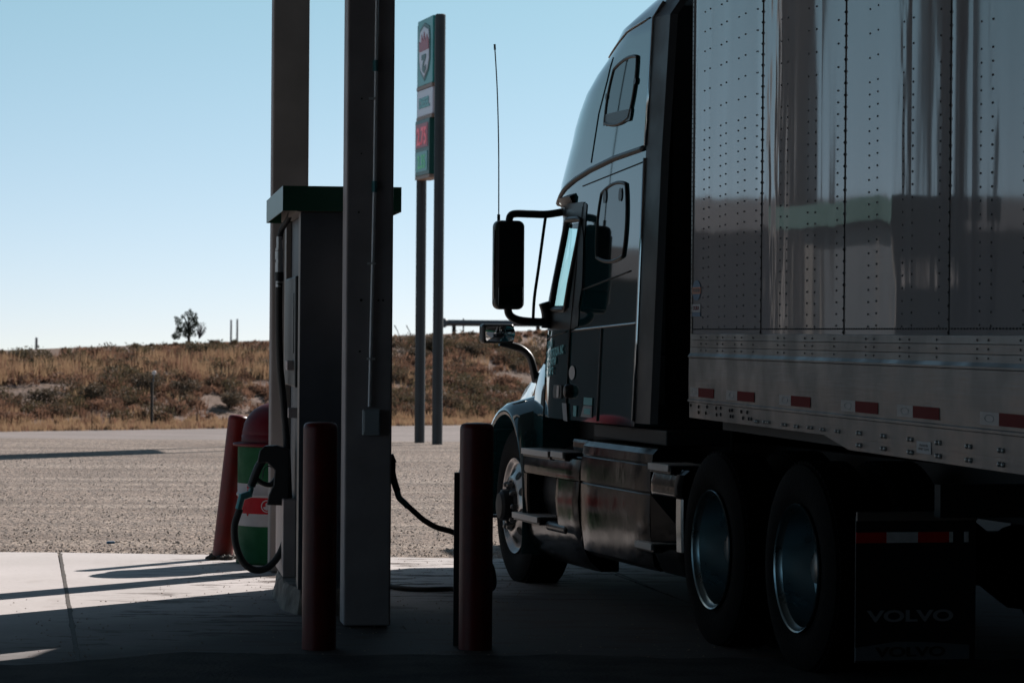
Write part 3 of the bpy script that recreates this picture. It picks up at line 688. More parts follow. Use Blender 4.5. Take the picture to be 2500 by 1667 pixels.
# belt, creases, roof groove, seams
line([(2.87, 1.69), (3.60, 1.667), (4.24, 1.648)], .008, M['chrome'], 'belt_line', TK, -.003)
line([(2.87, 1.682), (4.24, 1.640)], .005, M['seam'], 'belt_shadow_gap', TK, .001)
line([(3.05, 1.99), (3.80, 1.918), (4.20, 1.878)], .005, M['seam'], 'body_crease', TK, .001)
line([(3.60, 1.11), (3.59, 1.66)], .010, M['ext'], 'toolbox_door_edge', TK, .000)
line([(2.90, 2.61), (4.14, 2.525)], .004, M['seam'], 'cab_roof_seam', TK, .001)
line([(2.88, 2.69), (3.5, 2.66), (4.0, 2.615), (4.3, 2.575), (4.55, 2.53), (4.75, 2.485), (4.9, 2.45)], .020, M['trim'], 'roof_groove', TK, -.004, nn=8)
line([(3.98, 2.66), (3.88, 2.95), (3.74, 3.14), (3.66, 3.27)], .004, M['seam'], 'roof_fairing_seam', TK, .001)
line([(2.95, 3.44), (3.40, 3.40), (3.78, 3.315), (3.88, 3.29)], .005, M['paint'], 'roof_shoulder', TK, .003)
# visor brow
q = MB()
for i in range(25):
    a = i / 24 * radians(86); x = -1.25 + .1 + RCX * (1 - cos(a)); y = 4.30 + RCY * sin(a)
    q.v += [(x - .02, y, 2.43), (x - .03, y + .03, 2.47), (x - .0, y - .02, 2.49), (x + .05, y - .05, 2.43)]
q.f = [(4 * i + j, 4 * i + (j + 1) % 4, 4 * i + 4 + (j + 1) % 4, 4 * i + 4 + j) for i in range(24) for j in range(4)]; q.mi = [0] * len(q.f)
q.build('visor', M['trim'], TK, smooth=True, auto=50)
# windshield (front, seen only edge-on)
q = MB()
for j in range(7):
    z = 1.78 + j * .09
    for i in range(17):
        a = radians(30) + i / 16 * radians(120)
        y0 = y0_(z); c_, s_ = -cos(a), sin(a); q.v.append((c_ * 1.02, y0 + RCY * s_ + .02, z))
q.f = [(j * 17 + i, j * 17 + i + 1, (j + 1) * 17 + i + 1, (j + 1) * 17 + i) for j in range(6) for i in range(16)]; q.mi = [0] * len(q.f)
q.build('windshield', M['doorglass'], TK, smooth=True)
# chrome-edged side extenders at the sleeper's rear corners
for s_ in (-1, 1):
    q = MB()
    for z in [1.12, 1.6, 2.1, 2.64, 2.66, 3.0, 3.43, 3.55]:
        ins = interp(INS, z); x = -1.25 + ins
        q.v += [(s_ * -x * 1.0 if False else (x if s_ < 0 else -x), 2.858, z), ((x + .02) if s_ < 0 else -(x + .02), 2.62, z), ((x + .06) if s_ < 0 else -(x + .06), 2.60, z), ((x + .06) if s_ < 0 else -(x + .06), 2.858, z)]
    q.f = [(4 * i + j, 4 * i + (j + 1) % 4, 4 * i + 4 + (j + 1) % 4, 4 * i + 4 + j) for i in range(7) for j in range(4)] + [(0, 1, 2, 3), (28, 29, 30, 31)]; q.mi = [0] * len(q.f)
    ex = q.build('side_extender', M['ext'], TK)
    if s_ < 0:
        q = MB(); q.tube([(-1.25 + interp(INS, z) + .002, 2.862, z) for z in (1.13, 1.6, 2.1, 2.63)], .017, 8); q.build('corner_trim', M['chrome'], ex, smooth=True)
        q = MB(); q.tube([(-1.25 + interp(INS, z) + .002, 2.862, z) for z in (2.70, 3.0, 3.43, 3.52)], .017, 8); q.build('corner_trim', M['chrome'], ex, smooth=True)
# back-of-cab bits in the dark gap
q = MB(); q.box(-1.0, 1.0, 2.80, 2.858, 1.1, 3.5); q.build('cab_back', M['frame'], TK)
q = MB(); q.tube(catmull([(-.93, 1.98, 2.20), (-.955, 1.96, 2.12), (-.965, 1.95, 1.9), (-.96, 1.95, 1.7), (-.95, 1.96, 1.60), (-.93, 1.99, 1.53)], 6), .010, 8)
q.build('grab_rail', M['chrome'], TK, smooth=True)
q = MB(); q.tube([(-.93, 1.98, 2.20), (-.80, 2.6, 2.22), (-.8, 2.85, 2.22)], .010, 8); q.tube([(-.93, 1.99, 1.53), (-.8, 2.6, 1.5), (-.8, 2.85, 1.5)], .010, 8); q.tube([(-.8, 2.3, .95), (-.8, 2.3, 2.22)], .012, 8); q.build('rail_bracket', M['frame'], TK, smooth=True)
wl = MB(); wl.box(-.92, -.82, 2.50, 2.56, 2.56, 2.65); wl.build('work_lamp', M['greyletter'], TK, bevel=.01)
for i, (xa, xb, yb) in enumerate([(-.35, -.25, .9), (-.1, .05, .95), (.2, .3, .9)]):
    q = MB(); q.tube(catmull([(xa, 2.79, 1.9), (xa, 2.5, 1.6), ((xa + xb) / 2, 2.0, 1.25), (xb, 1.6, 1.3), (xb, 1.3, 1.6)], 6), .014, 8); q.build('air_hose', M['rubber'], TK, smooth=True)
for x in (-.62, -.72):
    q = MB(); q.tube([(x, 2.74, 1.2), (x, 2.74, 3.3)], .012, 6); q.build('back_rod', M['ext'], TK, smooth=True)
# hood
q = MB(); secs = [(4.95, 1.17, 1.66, .55), (5.25, 1.15, 1.63, .5), (5.6, 1.05, 1.58, .45), (6.0, .97, 1.52, .42), (6.4, .91, 1.44, .40), (6.8, .86, 1.34, .36), (7.0, .80, 1.22, .3)]
for (u, hw, zt, r) in secs:
    pr = [(-hw, .75)] + [(-hw + r * .6 * (1 - cos(a)), zt - r + r * sin(a)) for a in [radians(t_) for t_ in (0, 15, 30, 45, 60, 75, 90)]]
    pr = pr + [(-x, z) for x, z in pr[::-1]]
    q.v += [(x, u, z) for x, z in pr]
k_ = len(q.v) // len(secs)
q.f = [(j * k_ + i, j * k_ + (i + 1) % k_, (j + 1) * k_ + (i + 1) % k_, (j + 1) * k_ + i) for j in range(len(secs) - 1) for i in range(k_)] + [tuple(range(k_)), tuple((len(secs) - 1) * k_ + i for i in range(k_))]
q.mi = [0] * len(q.f); hood = q.build('hood', M['paint'], TK, smooth=True, auto=40)
q = MB(); q.box(-.55, .55, 7.0, 7.03, .7, 1.15); q.build('grille', M['chrome'], TK, bevel=.01)
q = MB(); q.box(-1.2, 1.2, 6.75, 7.12, .35, .70); q.build('front_bumper', M['paint2'], TK, bevel=.05, seg=3)
# front fenders: rounded arch shells
for s_ in (-1, 1):
    q = MB(); rings = []
    for i in range(31):
        a = lerp(radians(-8), radians(196), i / 30)       # 0 = forward
        rr = .70 if a < pi / 2 else lerp(.70, .66, (a - pi / 2) / (pi / 2))
        cy_, cz_ = 5.53 + rr * cos(a) * (1.0 if a < pi / 2 else .72), .50 + rr * sin(a)
        iy, iz = 5.53 + (rr - .085) * cos(a) * (1.0 if a < pi / 2 else .80), .50 + (rr - .10) * sin(a)
        if a > pi: cz_ = .5 - (a - pi) * 1.0; iz = cz_
        mx_, mz_ = (cy_ + iy) / 2, (cz_ + iz) / 2
        prof = [(-.93, cy_, cz_ + .03 * sin(a)), (-1.06, cy_, cz_ + .02 * sin(a)), (-1.16, lerp(cy_, iy, .08), lerp(cz_, iz, .08)), (-1.225, lerp(cy_, iy, .25), lerp(cz_, iz, .25)), (-1.262, lerp(cy_, iy, .55), lerp(cz_, iz, .55)), (-1.268, lerp(cy_, iy, .85), lerp(cz_, iz, .85)), (-1.262, iy, iz), (-1.22, iy, iz), (-.93, iy, iz)]
        rings.append([(x * (-s_), y, z) for x, y, z in prof])
    n_ = 9; q.v = [p for r in rings for p in r]
    q.f = [(j * n_ + i, j * n_ + (i + 1) % n_, (j + 1) * n_ + (i + 1) % n_, (j + 1) * n_ + i) for j in range(30) for i in range(n_)] + [tuple(range(n_)), tuple(30 * n_ + i for i in range(n_))]
    q.mi = [0] * len(q.f); fe = q.build('front_fender', M['paint'], TK, smooth=True, auto=50)
# dark inner structure between fender, cab and fairing
q = MB(); q.box(-.93, .93, 4.1, 4.96, .55, 1.10); q.build('firewall', M['frame'], TK)
# mirrors
def mirror_arm(P, r, name, par): q = MB(); q.tube(catmull(P, 5), r, 8); return q.build(name, M['trim'], par, smooth=True, auto=60)
q = MB(); q.box(-1.545, -1.352, 4.72, 4.84, 1.775, 2.332); mh = q.build('side_mirror', M['trim'], TK, bevel=.04, seg=5)
q = MB(); q.box(-1.528, -1.37, 4.712, 4.719, 1.93, 2.30); q.build('mirror_pane', M['black'], mh, bevel=.003)
q = MB(); q.box(-1.528, -1.37, 4.712, 4.719, 1.80, 1.915); q.build('convex_pane', M['glass'], mh, bevel=.003)
q = MB(); q.tube([(-1.546, 4.75, 1.84), (-1.5495, 4.75, 2.05), (-1.546, 4.75, 2.27)], .006, 6); q.build('rim_highlight_trim', M['chrome'], mh, smooth=True)
mirror_arm([(-1.445, 4.78, 2.30), (-1.44, 4.78, 2.355), (-1.405, 4.78, 2.375), (-1.30, 4.78, 2.375), (-1.20, 4.75, 2.375), (-1.06, 4.70, 2.40)], .024, 'mirror_arm', TK)
mirror_arm([(-1.45, 4.78, 1.80), (-1.44, 4.78, 1.745), (-1.39, 4.78, 1.712), (-1.30, 4.78, 1.70), (-1.18, 4.80, 1.70), (-1.05, 4.85, 1.72)], .026, 'mirror_arm', TK)
mirror_arm([(-1.212, 4.76, 2.37), (-1.225, 4.76, 2.28), (-1.255, 4.76, 2.05), (-1.28, 4.77, 1.85), (-1.285, 4.78, 1.70)], .010, 'mirror_brace', TK)
mirror_arm([(-1.21, 4.80, 1.82), (-1.19, 4.80, 1.75), (-1.19, 4.80, 1.66)], .035, 'mirror_base', TK)
q = MB(); q.tube(catmull([(-1.508, 4.80, 2.32), (-1.508, 4.80, 2.40), (-1.512, 4.80, 2.80), (-1.524, 4.80, 3.15), (-1.542, 4.80, 3.42)], 6), .004, 6)
q.tube([(-1.508, 4.80, 2.32), (-1.508, 4.80, 2.37)], .010, 8); q.tube([(-1.5405, 4.80, 3.40), (-1.543, 4.80, 3.435)], .007, 8)
q.build('antenna', M['trim'], TK, smooth=True, auto=50)
q = MB(); q.box(-1.255, -1.03, 6.20, 6.30, 1.558, 1.690); hm = q.build('hood_mirror', M['trim'], TK, bevel=.022, seg=4)
q = MB()
for j in range(7):
    for i in range(9):
        a, b = i / 4 - 1, j / 3 - 1; a2 = a * sqrt(1 - .2 * b * b); b2 = b * sqrt(1 - .2 * a * a)
        q.v.append((-1.142 + a2 * .097, 6.192 - .022 * (1 - a * a * .8) - .014 * (1 - b * b) - .022 * (a + 1), 1.624 + b2 * .052 ))
q.f = [(j * 9 + i, j * 9 + i + 1, (j + 1) * 9 + i + 1, (j + 1) * 9 + i) for j in range(6) for i in range(8)]; q.mi = [0] * len(q.f)
q.build('mirror_pane', M['mirror'], hm, smooth=True)
mirror_arm([(-1.12, 6.25, 1.565), (-1.04, 6.25, 1.545), (-.97, 6.24, 1.52), (-.92, 6.22, 1.47), (-.90, 6.2, 1.40), (-.88, 6.2, 1.30)], .026, 'mirror_arm', hm)
# side fairing below the cab
FP = [(.31, -1.20), (.34, -1.235), (.50, -1.258), (.62, -1.264), (.735, -1.262), (.742, -1.255), (.752, -1.262), (.82, -1.262), (.895, -1.256), (.903, -1.246), (.912, -1.252), (.96, -1.246), (.988, -1.22), (.995, -1.15)]
def fair(u0, u1, prof, name, mat_=None, nseg=10, inner=-1.02):
    q = MB(); pr = [(x, z) for z, x in prof] + [(inner, prof[-1][0]), (inner, prof[0][0])]
    for i in range(nseg + 1):
        u = lerp(u0, u1, i / nseg); e = .012 * (1 - min(1, min(i, nseg - i) / 1.0))
        q.v += [(x + e if x < inner - .02 else x, u, z) for x, z in pr]
    k = len(pr)
    q.f = [(j * k + i, j * k + (i + 1) % k, (j + 1) * k + (i + 1) % k, (j + 1) * k + i) for j in range(nseg) for i in range(k)] + [tuple(range(k)), tuple(nseg * k + i for i in range(k))]
    q.mi = [0] * len(q.f); return q.build(name, mat_ or M['paint2'], TK, smooth=True, auto=28)
fair(2.385, 3.785, FP, 'fuel_tank_fairing')
FA = [p for p in FP if p[0] < .90] + [(.905, -1.21)]
fa_up = [(.745, -1.262), (.76, -1.266), (.82, -1.262), (.87, -1.250), (.885, -1.22)]
fair(3.81, 5.13, fa_up, 'step_fairing_top', inner=-1.05)
fair(3.81, 4.32, [(.31, -1.20), (.34, -1.225), (.50, -1.262), (.62, -1.272), (.74, -1.262)], 'step_fairing', inner=-1.05)
fair(3.81, 5.10, [(.20, -1.12), (.26, -1.19), (.36, -1.24), (.455, -1.245)], 'step_skirt', inner=-1.0)
fair(4.98, 5.13, [(.455, -1.25), (.60, -1.26), (.74, -1.26)], 'step_fairing_edge', inner=-1.10)
q = MB()   # angled recess panel behind the lower step
q.add([(-1.255, 4.32, .742), (-1.245, 4.32, .46), (-1.07, 4.62, .46), (-1.07, 4.88, .742)], [(0, 1, 2, 3)]); q.box(-1.06, -1.04, 4.30, 5.0, .456, .744)
q.build('step_recess', M['paint2'], TK)
def step(u0, u1, z, name='step', x0=-1.285, x1=-1.08):
    q = MB(); q.box(x0 + .012, x1, u0, u1, z - .045, z); s0 = q.build(name, M['trim'], TK, bevel=.008)
    q = MB(); q.box(x0, x0 + .011, u0 + .01, u1 - .01, z - .03, z + .006); q.box(x0 + .0115, x1 + .02, u0 + .02, u1 - .02, z + .001, z + .007); q.build('tread_plate', M['tread'], s0, bevel=.002)
step(4.40, 5.06, .893); step(4.06, 4.36, .90)
step(4.58, 5.22, .478, x0=-1.30); step(1.94, 2.33, .912); step(2.19, 2.52, .470, x0=-1.30)
q = MB(); q.box(-1.26, -1.06, 4.10, 4.57, .405, .466); q.build('step_bracket', M['trim'], TK, bevel=.03, seg=4)
fair(1.80, 2.37, [(.745, -1.258), (.76, -1.264), (.82, -1.262), (.87, -1.250), (.895, -1.22)], 'rear_fairing_top', inner=-1.05)
fair(1.80, 2.37, [(.31, -1.18), (.34, -1.21), (.42, -1.24), (.455, -1.245)], 'rear_fairing_skirt', inner=-1.05)
fair(1.80, 1.90, [(.455, -1.25), (.60, -1.255), (.74, -1.255)], 'rear_fairing_edge', M['chrome'], inner=-1.20)
q = MB(); q.add([(-1.255, 2.37, .742), (-1.245, 2.37, .46), (-1.07, 2.12, .46), (-1.07, 1.98, .742)], [(0, 1, 2, 3)]); q.box(-1.06, -1.04, 1.82, 2.4, .456, .744); q.build('step_recess', M['paint2'], TK)
q = MB(); q.box(-1.15, -.75, 2.41, 3.86, 1.005, 1.09); q.build('battery_box', M['frame'], TK, bevel=.01)
q = MB(); q.box(-1.16, -1.10, 3.95, 4.30, .91, .99); q.build('filler_cap', M['paint2'], TK, bevel=.025, seg=4)
q = MB(); q.lathe([(.30, 2.45), (.31, 2.47), (.31, 5.0), (.30, 5.02)], 28, 'y', (-.85, 0, .64)); q.build('fuel_tank', M['ext'], TK, smooth=True, auto=40)
# chassis
for s_ in (-1, 1):
    q = MB(); q.box(s_ * .43 - .04, s_ * .43 + .04, -1.0, 6.9, .76, 1.0); q.build('frame_rail', M['frame'], TK)
q = MB(); q.prism([(-.45, 1.02), (.45, 1.02), (.40, 1.10), (-.40, 1.10)], 'y', .2, 1.2); q.build('fifth_wheel', M['frame'], TK)
for u in (0, 1.31):
    q = MB(); q.lathe([(.09, -1.1), (.09, -.3), (.2, -.15), (.22, 0), (.2, .15), (.09, .3), (.09, 1.1)], 16, 'x', (0, u, .5)); q.build('drive_axle', M['frame'], TK, smooth=True)
q = MB(); q.box(-1.0, 1.0, 5.48, 5.58, .42, .5); q.build('steer_axle', M['frame'], TK)
q = MB(); q.box(-.9, .9, -.95, -.88, .8, .95); q.build('rear_crossmember', M['frame'], TK)
# quarter panels over the tandem to keep the gap dark
# wheels
def tyre_prof(w, R=.505, r=.30):
    h = w / 2; return [(r, -h * .80), (r + .02, -h * .92), (r + .08, -h), (R - .09, -h), (R - .035, -h * .95), (R - .008, -h * .86), (R, -h * .7), (R, h * .7), (R - .008, h * .86), (R - .035, h * .95), (R - .09, h), (r + .08, h), (r + .02, h * .92), (r, h * .80)]
def make_tyre(par, xc, w, R=.505):
    q = MB(); q.lathe(tyre_prof(w, R), 72, 'x', (xc, 0, 0), caps=False)
    for g_ in (-.30, 0, .30):   # tread ribs as raised bands
        pass
    n = 72
    for k in range(n):       # tread blocks
        a = 2 * pi * k / n; b = a + 2 * pi / n * .62
        for x0, x1, sh in ((-.37, -.15, 0), (-.11, .11, .5), (.15, .37, 0)):
            aa, bb = a + sh * 2 * pi / n, b + sh * 2 * pi / n
            vs = []
            for rr in (R - .004, R + .010):
                for (xx_, an) in ((x0 * w, aa), (x1 * w, aa), (x1 * w, bb), (x0 * w, bb)): vs.append((xc + xx_, rr * cos(an), rr * sin(an)))
            q.add(vs, [(4, 5, 6, 7), (0, 1, 5, 4), (1, 2, 6, 5), (2, 3, 7, 6), (3, 0, 4, 7)])
    return q.build('tyre', M['tyre'], par, smooth=True, auto=35)
def drive_wheel(u, side):
    wd = bpy.data.objects.new('drive_wheel', None); COL.objects.link(wd); wd.parent = TK; wd.location = (side * 1.25, u, .505); wd.rotation_euler = (0, 0, 0 if side < 0 else pi)
    make_tyre(wd, .135, .27); make_tyre(wd, .48, .27)
    q = MB()   # deep dish
    q.lathe([(.306, .012), (.312, .0), (.309, -.006), (.302, .0), (.296, .018), (.285, .03), (.279, .06), (.276, .15), (.268, .185), (.245, .20), (.155, .200), (.15, .20)], 64, 'x', caps=False)
    q.add([(.200, .155 * cos(2 * pi * k / 48), .155 * sin(2 * pi * k / 48)) for k in range(48)], [tuple(range(48))])
    rim = q.build('rim', M['alud'], wd, smooth=True, auto=30)
    q = MB(); q.lathe([(.12, .199), (.12, .175), (.105, .155), (.085, .13), (.075, .10), (.06, .092), (.001, .09)], 32, 'x'); q.build('hub', M['alu'], wd, smooth=True, auto=30)
    q = MB()
    for k in range(10):
        a = 2 * pi * k / 10; q.lathe([(.018, .199), (.018, .17), (.01, .155), (.001, .154)], 8, 'x', (0, .1425 * cos(a), .1425 * sin(a)))
    q.build('lug_nuts', M['alu'], wd, smooth=True, auto=40)
    q = MB()
    for k in range(10):
        a = 2 * pi * (k + .5) / 10; q.lathe([(.028, .1985), (.028, .1978), (.001, .1975)], 16, 'x', (0, .215 * cos(a), .215 * sin(a)))
    q.build('hand_holes', M['seam'], wd)
    q = MB(); q.tube([(.05, -.262, -.06), (.02, -.262, -.06)], .012, 8); q.lathe([(.014, .0), (.014, .01), (.001, .012)], 8, 'x', (.11, -.268, -.03)); q.build('valve', M['seam'], wd)
for u in (0.0, 1.31):
    drive_wheel(u, -1); drive_wheel(u, 1)
def steer_wheel(side):
    wd = bpy.data.objects.new('steer_wheel', None); COL.objects.link(wd); wd.parent = TK; wd.location = (side * 1.20, 5.53, .505); wd.rotation_euler = (0, 0, 0 if side < 0 else pi)
    make_tyre(wd, .14, .29)
    q = MB()   # rim face built as annulus with ten oval openings: lathe profile bulging out, holes as recessed dark cups
    q.lathe([(.306, .020), (.312, .004), (.309, -.002), (.300, .004), (.290, .020), (.276, .028), (.262, .026), (.24, .012), (.20, -.012), (.175, -.022), (.165, -.022), (.163, -.01), (.162, .04)], 72, 'x', caps=False)
    q.build('rim', M['alu'], wd, smooth=True, auto=35)
    q = MB()
    for k in range(10):
        a = 2 * pi * (k + .25) / 10; ca, sa = cos(a), sin(a); vs = []
        for t_ in range(18):
            b = 2 * pi * t_ / 18; r = .222 + .027 * cos(b); tt = .027 * sin(b)
            xr = lerp(-.014, .016, (r - .195) / .055) - .0035
            vs.append((xr, r * ca - tt * sa, r * sa + tt * ca))
        q = MB(); q.add(vs, [tuple(range(18))]); q.build('hand_hole', M['seam'], wd)
    q = MB(); q.lathe([(.161, .03), (.161, -.002), (.12, -.004), (.10, -.03), (.095, -.085), (.08, -.105), (.001, -.11)], 36, 'x'); q.build('hub', M['frame'], wd, smooth=True, auto=30)
    q = MB()
    for k in range(10):
        a = 2 * pi * k / 10; q.lathe([(.019, .0), (.019, -.045), (.011, -.062), (.001, -.064)], 8, 'x', (0, .1425 * cos(a), .1425 * sin(a)))
    q.build('lug_nuts', M['alu'], wd, smooth=True, auto=40)
steer_wheel(-1); steer_wheel(1)
# mud flaps with reflector bar and lettering (text faces backwards, towards the camera)
RT = Matrix(((1, 0, 0, 0), (0, 0, -1, 0), (0, 1, 0, 0), (0, 0, 0, 1)))
for s_ in (-1, 1):
    x0, x1 = (-1.25, -.66) if s_ < 0 else (.66, 1.25)
    q = MB(); q.box(x0, x1, -.80, -.79, .13, .80); fl = q.build('mud_flap', M['rubber'], TK)
    q = MB(); q.box(x0, x1 + .0, -.815, -.80, .78, .82); q.build('flap_hanger', M['disp_post'], fl)
    L_ = x1 - x0
    for i, (a, b, mm) in enumerate([(0, .147, 'rtape3'), (.147, .302, 'wtape'), (.302, .455, 'rtape3'), (.455, .475, 'wtape'), (.53, .552, 'wtape')]):
        q = MB(); q.box(x0 + a, x0 + b, -.8035, -.8005, .678, .727); q.build('reflector_tape', M[mm], fl)
    text_part('lettering', 'VOLVO', .072, M['greyletter'], fl, Matrix.Translation(((x0 + .27), -.8025, .318)) @ RT, .001, .0022, 1.75, 'CENTER')
    q = MB(); q.prism([(x0, .14), (x1 - .03, .14), (x1 - .03, .205), (x1 - .25, .222), (x0 + .2, .225), (x0, .20)], 'y', -.8035, -.8005); q.build('flap_band', mat('flap_band_grey', (.13, .16, .19), .55), fl)
    text_part('lettering', 'VOLVO', .060, M['black'], fl, Matrix.Translation(((x0 + .27), -.8052, .158)) @ RT, .001, .0022, 1.7, 'CENTER')

# ------------------------------------------------------------------ trailer
TR = thing('semi_trailer', 'long white riveted box trailer with red and white reflector tape', 'trailer', (2.424, 16.034, 0), radians(9.03))
FR = 1.11; RE = -13.2
def trailer_paint():
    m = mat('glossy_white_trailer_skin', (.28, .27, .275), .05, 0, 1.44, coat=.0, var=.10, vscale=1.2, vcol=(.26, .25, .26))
    n = m.node_tree; p = n.nodes['Principled BSDF']; lk = n.links.new
    t = n.nodes.new('ShaderNodeTexCoord'); mp = n.nodes.new('ShaderNodeMapping'); mp.inputs['Scale'].default_value = (1, 2.6, .62); lk(t.outputs['Object'], mp.inputs[0])
    a = n.nodes.new('ShaderNodeTexNoise'); a.inputs['Scale'].default_value = 2.0; a.inputs['Detail'].default_value = 2; lk(mp.outputs[0], a.inputs[0])
    b = n.nodes.new('ShaderNodeBump'); b.inputs['Strength'].default_value = .42; b.inputs['Distance'].default_value = .010
    mp2 = n.nodes.new('ShaderNodeMapping'); mp2.inputs['Scale'].default_value = (0, 1, 0); mp2.inputs['Location'].default_value = (0, 0.35, 0); lk(t.outputs['Object'], mp2.inputs[0])
    c = n.nodes.new('ShaderNodeTexNoise'); c.inputs['Scale'].default_value = 1.35; c.inputs['Detail'].default_value = 1; lk(mp2.outputs[0], c.inputs[0])
    mr = n.nodes.new('ShaderNodeMapRange'); mr.inputs[1].default_value = .50; mr.inputs[2].default_value = .66; mr.inputs[3].default_value = .06; lk(c.outputs[0], mr.inputs[0])
    mu = n.nodes.new('ShaderNodeMath'); mu.operation = 'MULTIPLY'; lk(a.outputs[0], mu.inputs[0]); lk(mr.outputs[0], mu.inputs[1]); lk(mu.outputs[0], b.inputs['Height']); lk(b.outputs[0], p.inputs['Normal'])
    return m
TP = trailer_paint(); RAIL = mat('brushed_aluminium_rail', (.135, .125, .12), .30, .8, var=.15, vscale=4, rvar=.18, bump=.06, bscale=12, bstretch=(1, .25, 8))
q = MB(); q.box(-1.28, 1.28, RE, FR - .01, 1.24, 4.08); q.build('inner_box', M['frame'], TR)
seams = [FR, -.464, -2.014, -3.584, -5.15, -6.72, -8.29, -9.86, -11.43, RE]
for a, b in zip(seams, seams[1:]):
    q = MB(); q.box(-1.3, -1.282, b + .002, a - .002, 1.625, 4.0)
    # slight oil-canning: bowed outer skin
    pn = MB(); nu, nz_ = 24, 30
    for j in range(nz_ + 1):
        for i in range(nu + 1):
            u = lerp(b + .002, a - .002, i / nu); z = lerp(1.625, 4.0, j / nz_)
            off = .0016 * noise.noise(Vector((u * 2.3, z * .5, a * 3))) + .0008 * noise.noise(Vector((u * 7, z * 1.1, a)))
            if i in (0, nu) or j in (0, nz_): off = 0
            pn.v.append((-1.3 - off, u, z))
    pn.f = [(j * (nu + 1) + i, j * (nu + 1) + i + 1, (j + 1) * (nu + 1) + i + 1, (j + 1) * (nu + 1) + i) for j in range(nz_) for i in range(nu)]; pn.mi = [0] * len(pn.f)
    q.add(pn.v, pn.f)
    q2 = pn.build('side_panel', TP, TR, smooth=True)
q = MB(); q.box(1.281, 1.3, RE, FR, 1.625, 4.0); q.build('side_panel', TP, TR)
q = MB(); q.box(-1.3, 1.3, FR, FR + .015, 1.2, 4.0); q.build('nose_panel', TP, TR)
q = MB(); q.box(-1.306, -1.294, FR - .02, FR + .016, 1.20, 4.0); q.build('corner_post', RAIL, TR, bevel=.004)
q = MB(); q.box(-1.31, 1.31, RE, FR + .02, 4.0, 4.1); q.build('top_rail', RAIL, TR)
q = MB()
for s_ in seams[1:-1]: q.box(-1.3035, -1.2995, s_ - .0045, s_ + .0045, 1.628, 4.0)
q.build('seam_strips', M['seam'], TR)
# rivets
R_ = MB()
def rivet(u, z, x=-1.3005, r=.0055, h=.004):
    n = 6; vs = [(x, u + r * cos(2 * pi * k / n), z + r * sin(2 * pi * k / n)) for k in range(n)] + [(x - h, u + .55 * r * cos(2 * pi * k / n), z + .55 * r * sin(2 * pi * k / n)) for k in range(n)]
    R_.add(vs, [(k, (k + 1) % n, n + (k + 1) % n, n + k) for k in range(n)] + [tuple(range(n, 2 * n))])
cols = [.843, .718, .456, .331, .056, -.089, -.341, -.844, -.969, -1.36, -1.498, -1.883, -2.407, -2.536, -2.928, -3.065, -3.449, -3.977, -4.116, -4.495, -4.63, -5.03]
for i, u in enumerate(cols):
    z = 1.665
    while z < 3.6:
        rivet(u, z + (.004 if i % 2 else 0)); z += .052 if z < 2.70 else .104
for s_ in seams[1:6]:
    z = 1.64
    while z < 3.6: rivet(s_ + .002, z, -1.304, .007, .004); z += .052
u = FR - .02
while u > -6: rivet(u, 1.655, r=.005, h=.006); u -= .040
z = 1.3
while z < 3.6: rivet(FR - .004, z, -1.3065, .0045, .003); z += .026
# bottom rail, profiled
RV = R_
RP = [(1.2, 1.0)]
prof = [(1.631, -1.3005), (1.629, -1.308), (1.598, -1.309), (1.597, -1.306), (1.595, -1.309), (1.560, -1.309), (1.559, -1.306), (1.557, -1.309), (1.528, -1.310), (1.512, -1.322), (1.504, -1.322), (1.502, -1.314), (1.500, -1.316), (1.40, -1.317), (1.283, -1.316), (1.279, -1.322), (1.268, -1.322), (1.264, -1.312), (1.262, -1.312), (1.182, -1.312), (1.180, -1.30), (1.181, -1.20), (1.62, -1.20)]
q = MB(); k = len(prof)
for u in (FR, -1.75, RE): q.v += [(x, u, z) for z, x in prof]
q.f = [(j * k + i, j * k + (i + 1) % k, (j + 1) * k + (i + 1) % k, (j + 1) * k + i) for j in range(2) for i in range(k)] + [tuple(range(k)), tuple(2 * k + i for i in range(k))]; q.mi = [0] * len(q.f)
q.build('bottom_rail', RAIL, TR)
q = MB(); q.prism([(-1.72, 1.1815), (-2.15, 1.130), (RE, 1.130), (RE, 1.1815)], 'x', -1.311, -1.29); q.build('rail_flange', RAIL, TR)
q = MB(); q.box(1.2, 1.31, RE, FR, 1.13, 1.62); q.build('bottom_rail', RAIL, TR)
def bolt(u, z, r=.011, h=.010, sep=True):
    global R_
    if sep: R_ = MB()
    n = 10; x = -1.3122
    vs = [(x, u + r * cos(2 * pi * k / n), z + r * sin(2 * pi * k / n)) for k in range(n)] + [(x - h * .7, u + .8 * r * cos(2 * pi * k / n), z + .8 * r * sin(2 * pi * k / n)) for k in range(n)] + [(x - h, u + .35 * r * cos(2 * pi * k / n), z + .35 * r * sin(2 * pi * k / n)) for k in range(n)]
    R_.add(vs, [(k, (k + 1) % n, n + (k + 1) % n, n + k) for k in range(n)] + [(n + k, n + (k + 1) % n, 2 * n + (k + 1) % n, 2 * n + k) for k in range(n)] + [tuple(range(2 * n, 3 * n))])
    if sep: R_.build('rail_bolt', M['boltm'], TR, smooth=True)
for u, z in [(-.429, 1.205), (-.47, 1.205), (-.602, 1.207), (-.66, 1.207), (-.70, 1.207), (-.97, 1.205), (-1.03, 1.205), (-1.21, 1.204), (-1.26, 1.204), (-1.46, 1.206), (-1.52, 1.206), (-1.69, 1.204), (-1.74, 1.204), (-1.95, 1.205), (-2.0, 1.205)]: bolt(u, z, .009)
for u in (-2.33, -2.712, -3.108, -3.50, -3.897, -4.295, -4.69, -5.09):
    for du in (-.024, .024):
        for z in (1.208, 1.156): bolt(u + du, z)
R_ = MB()
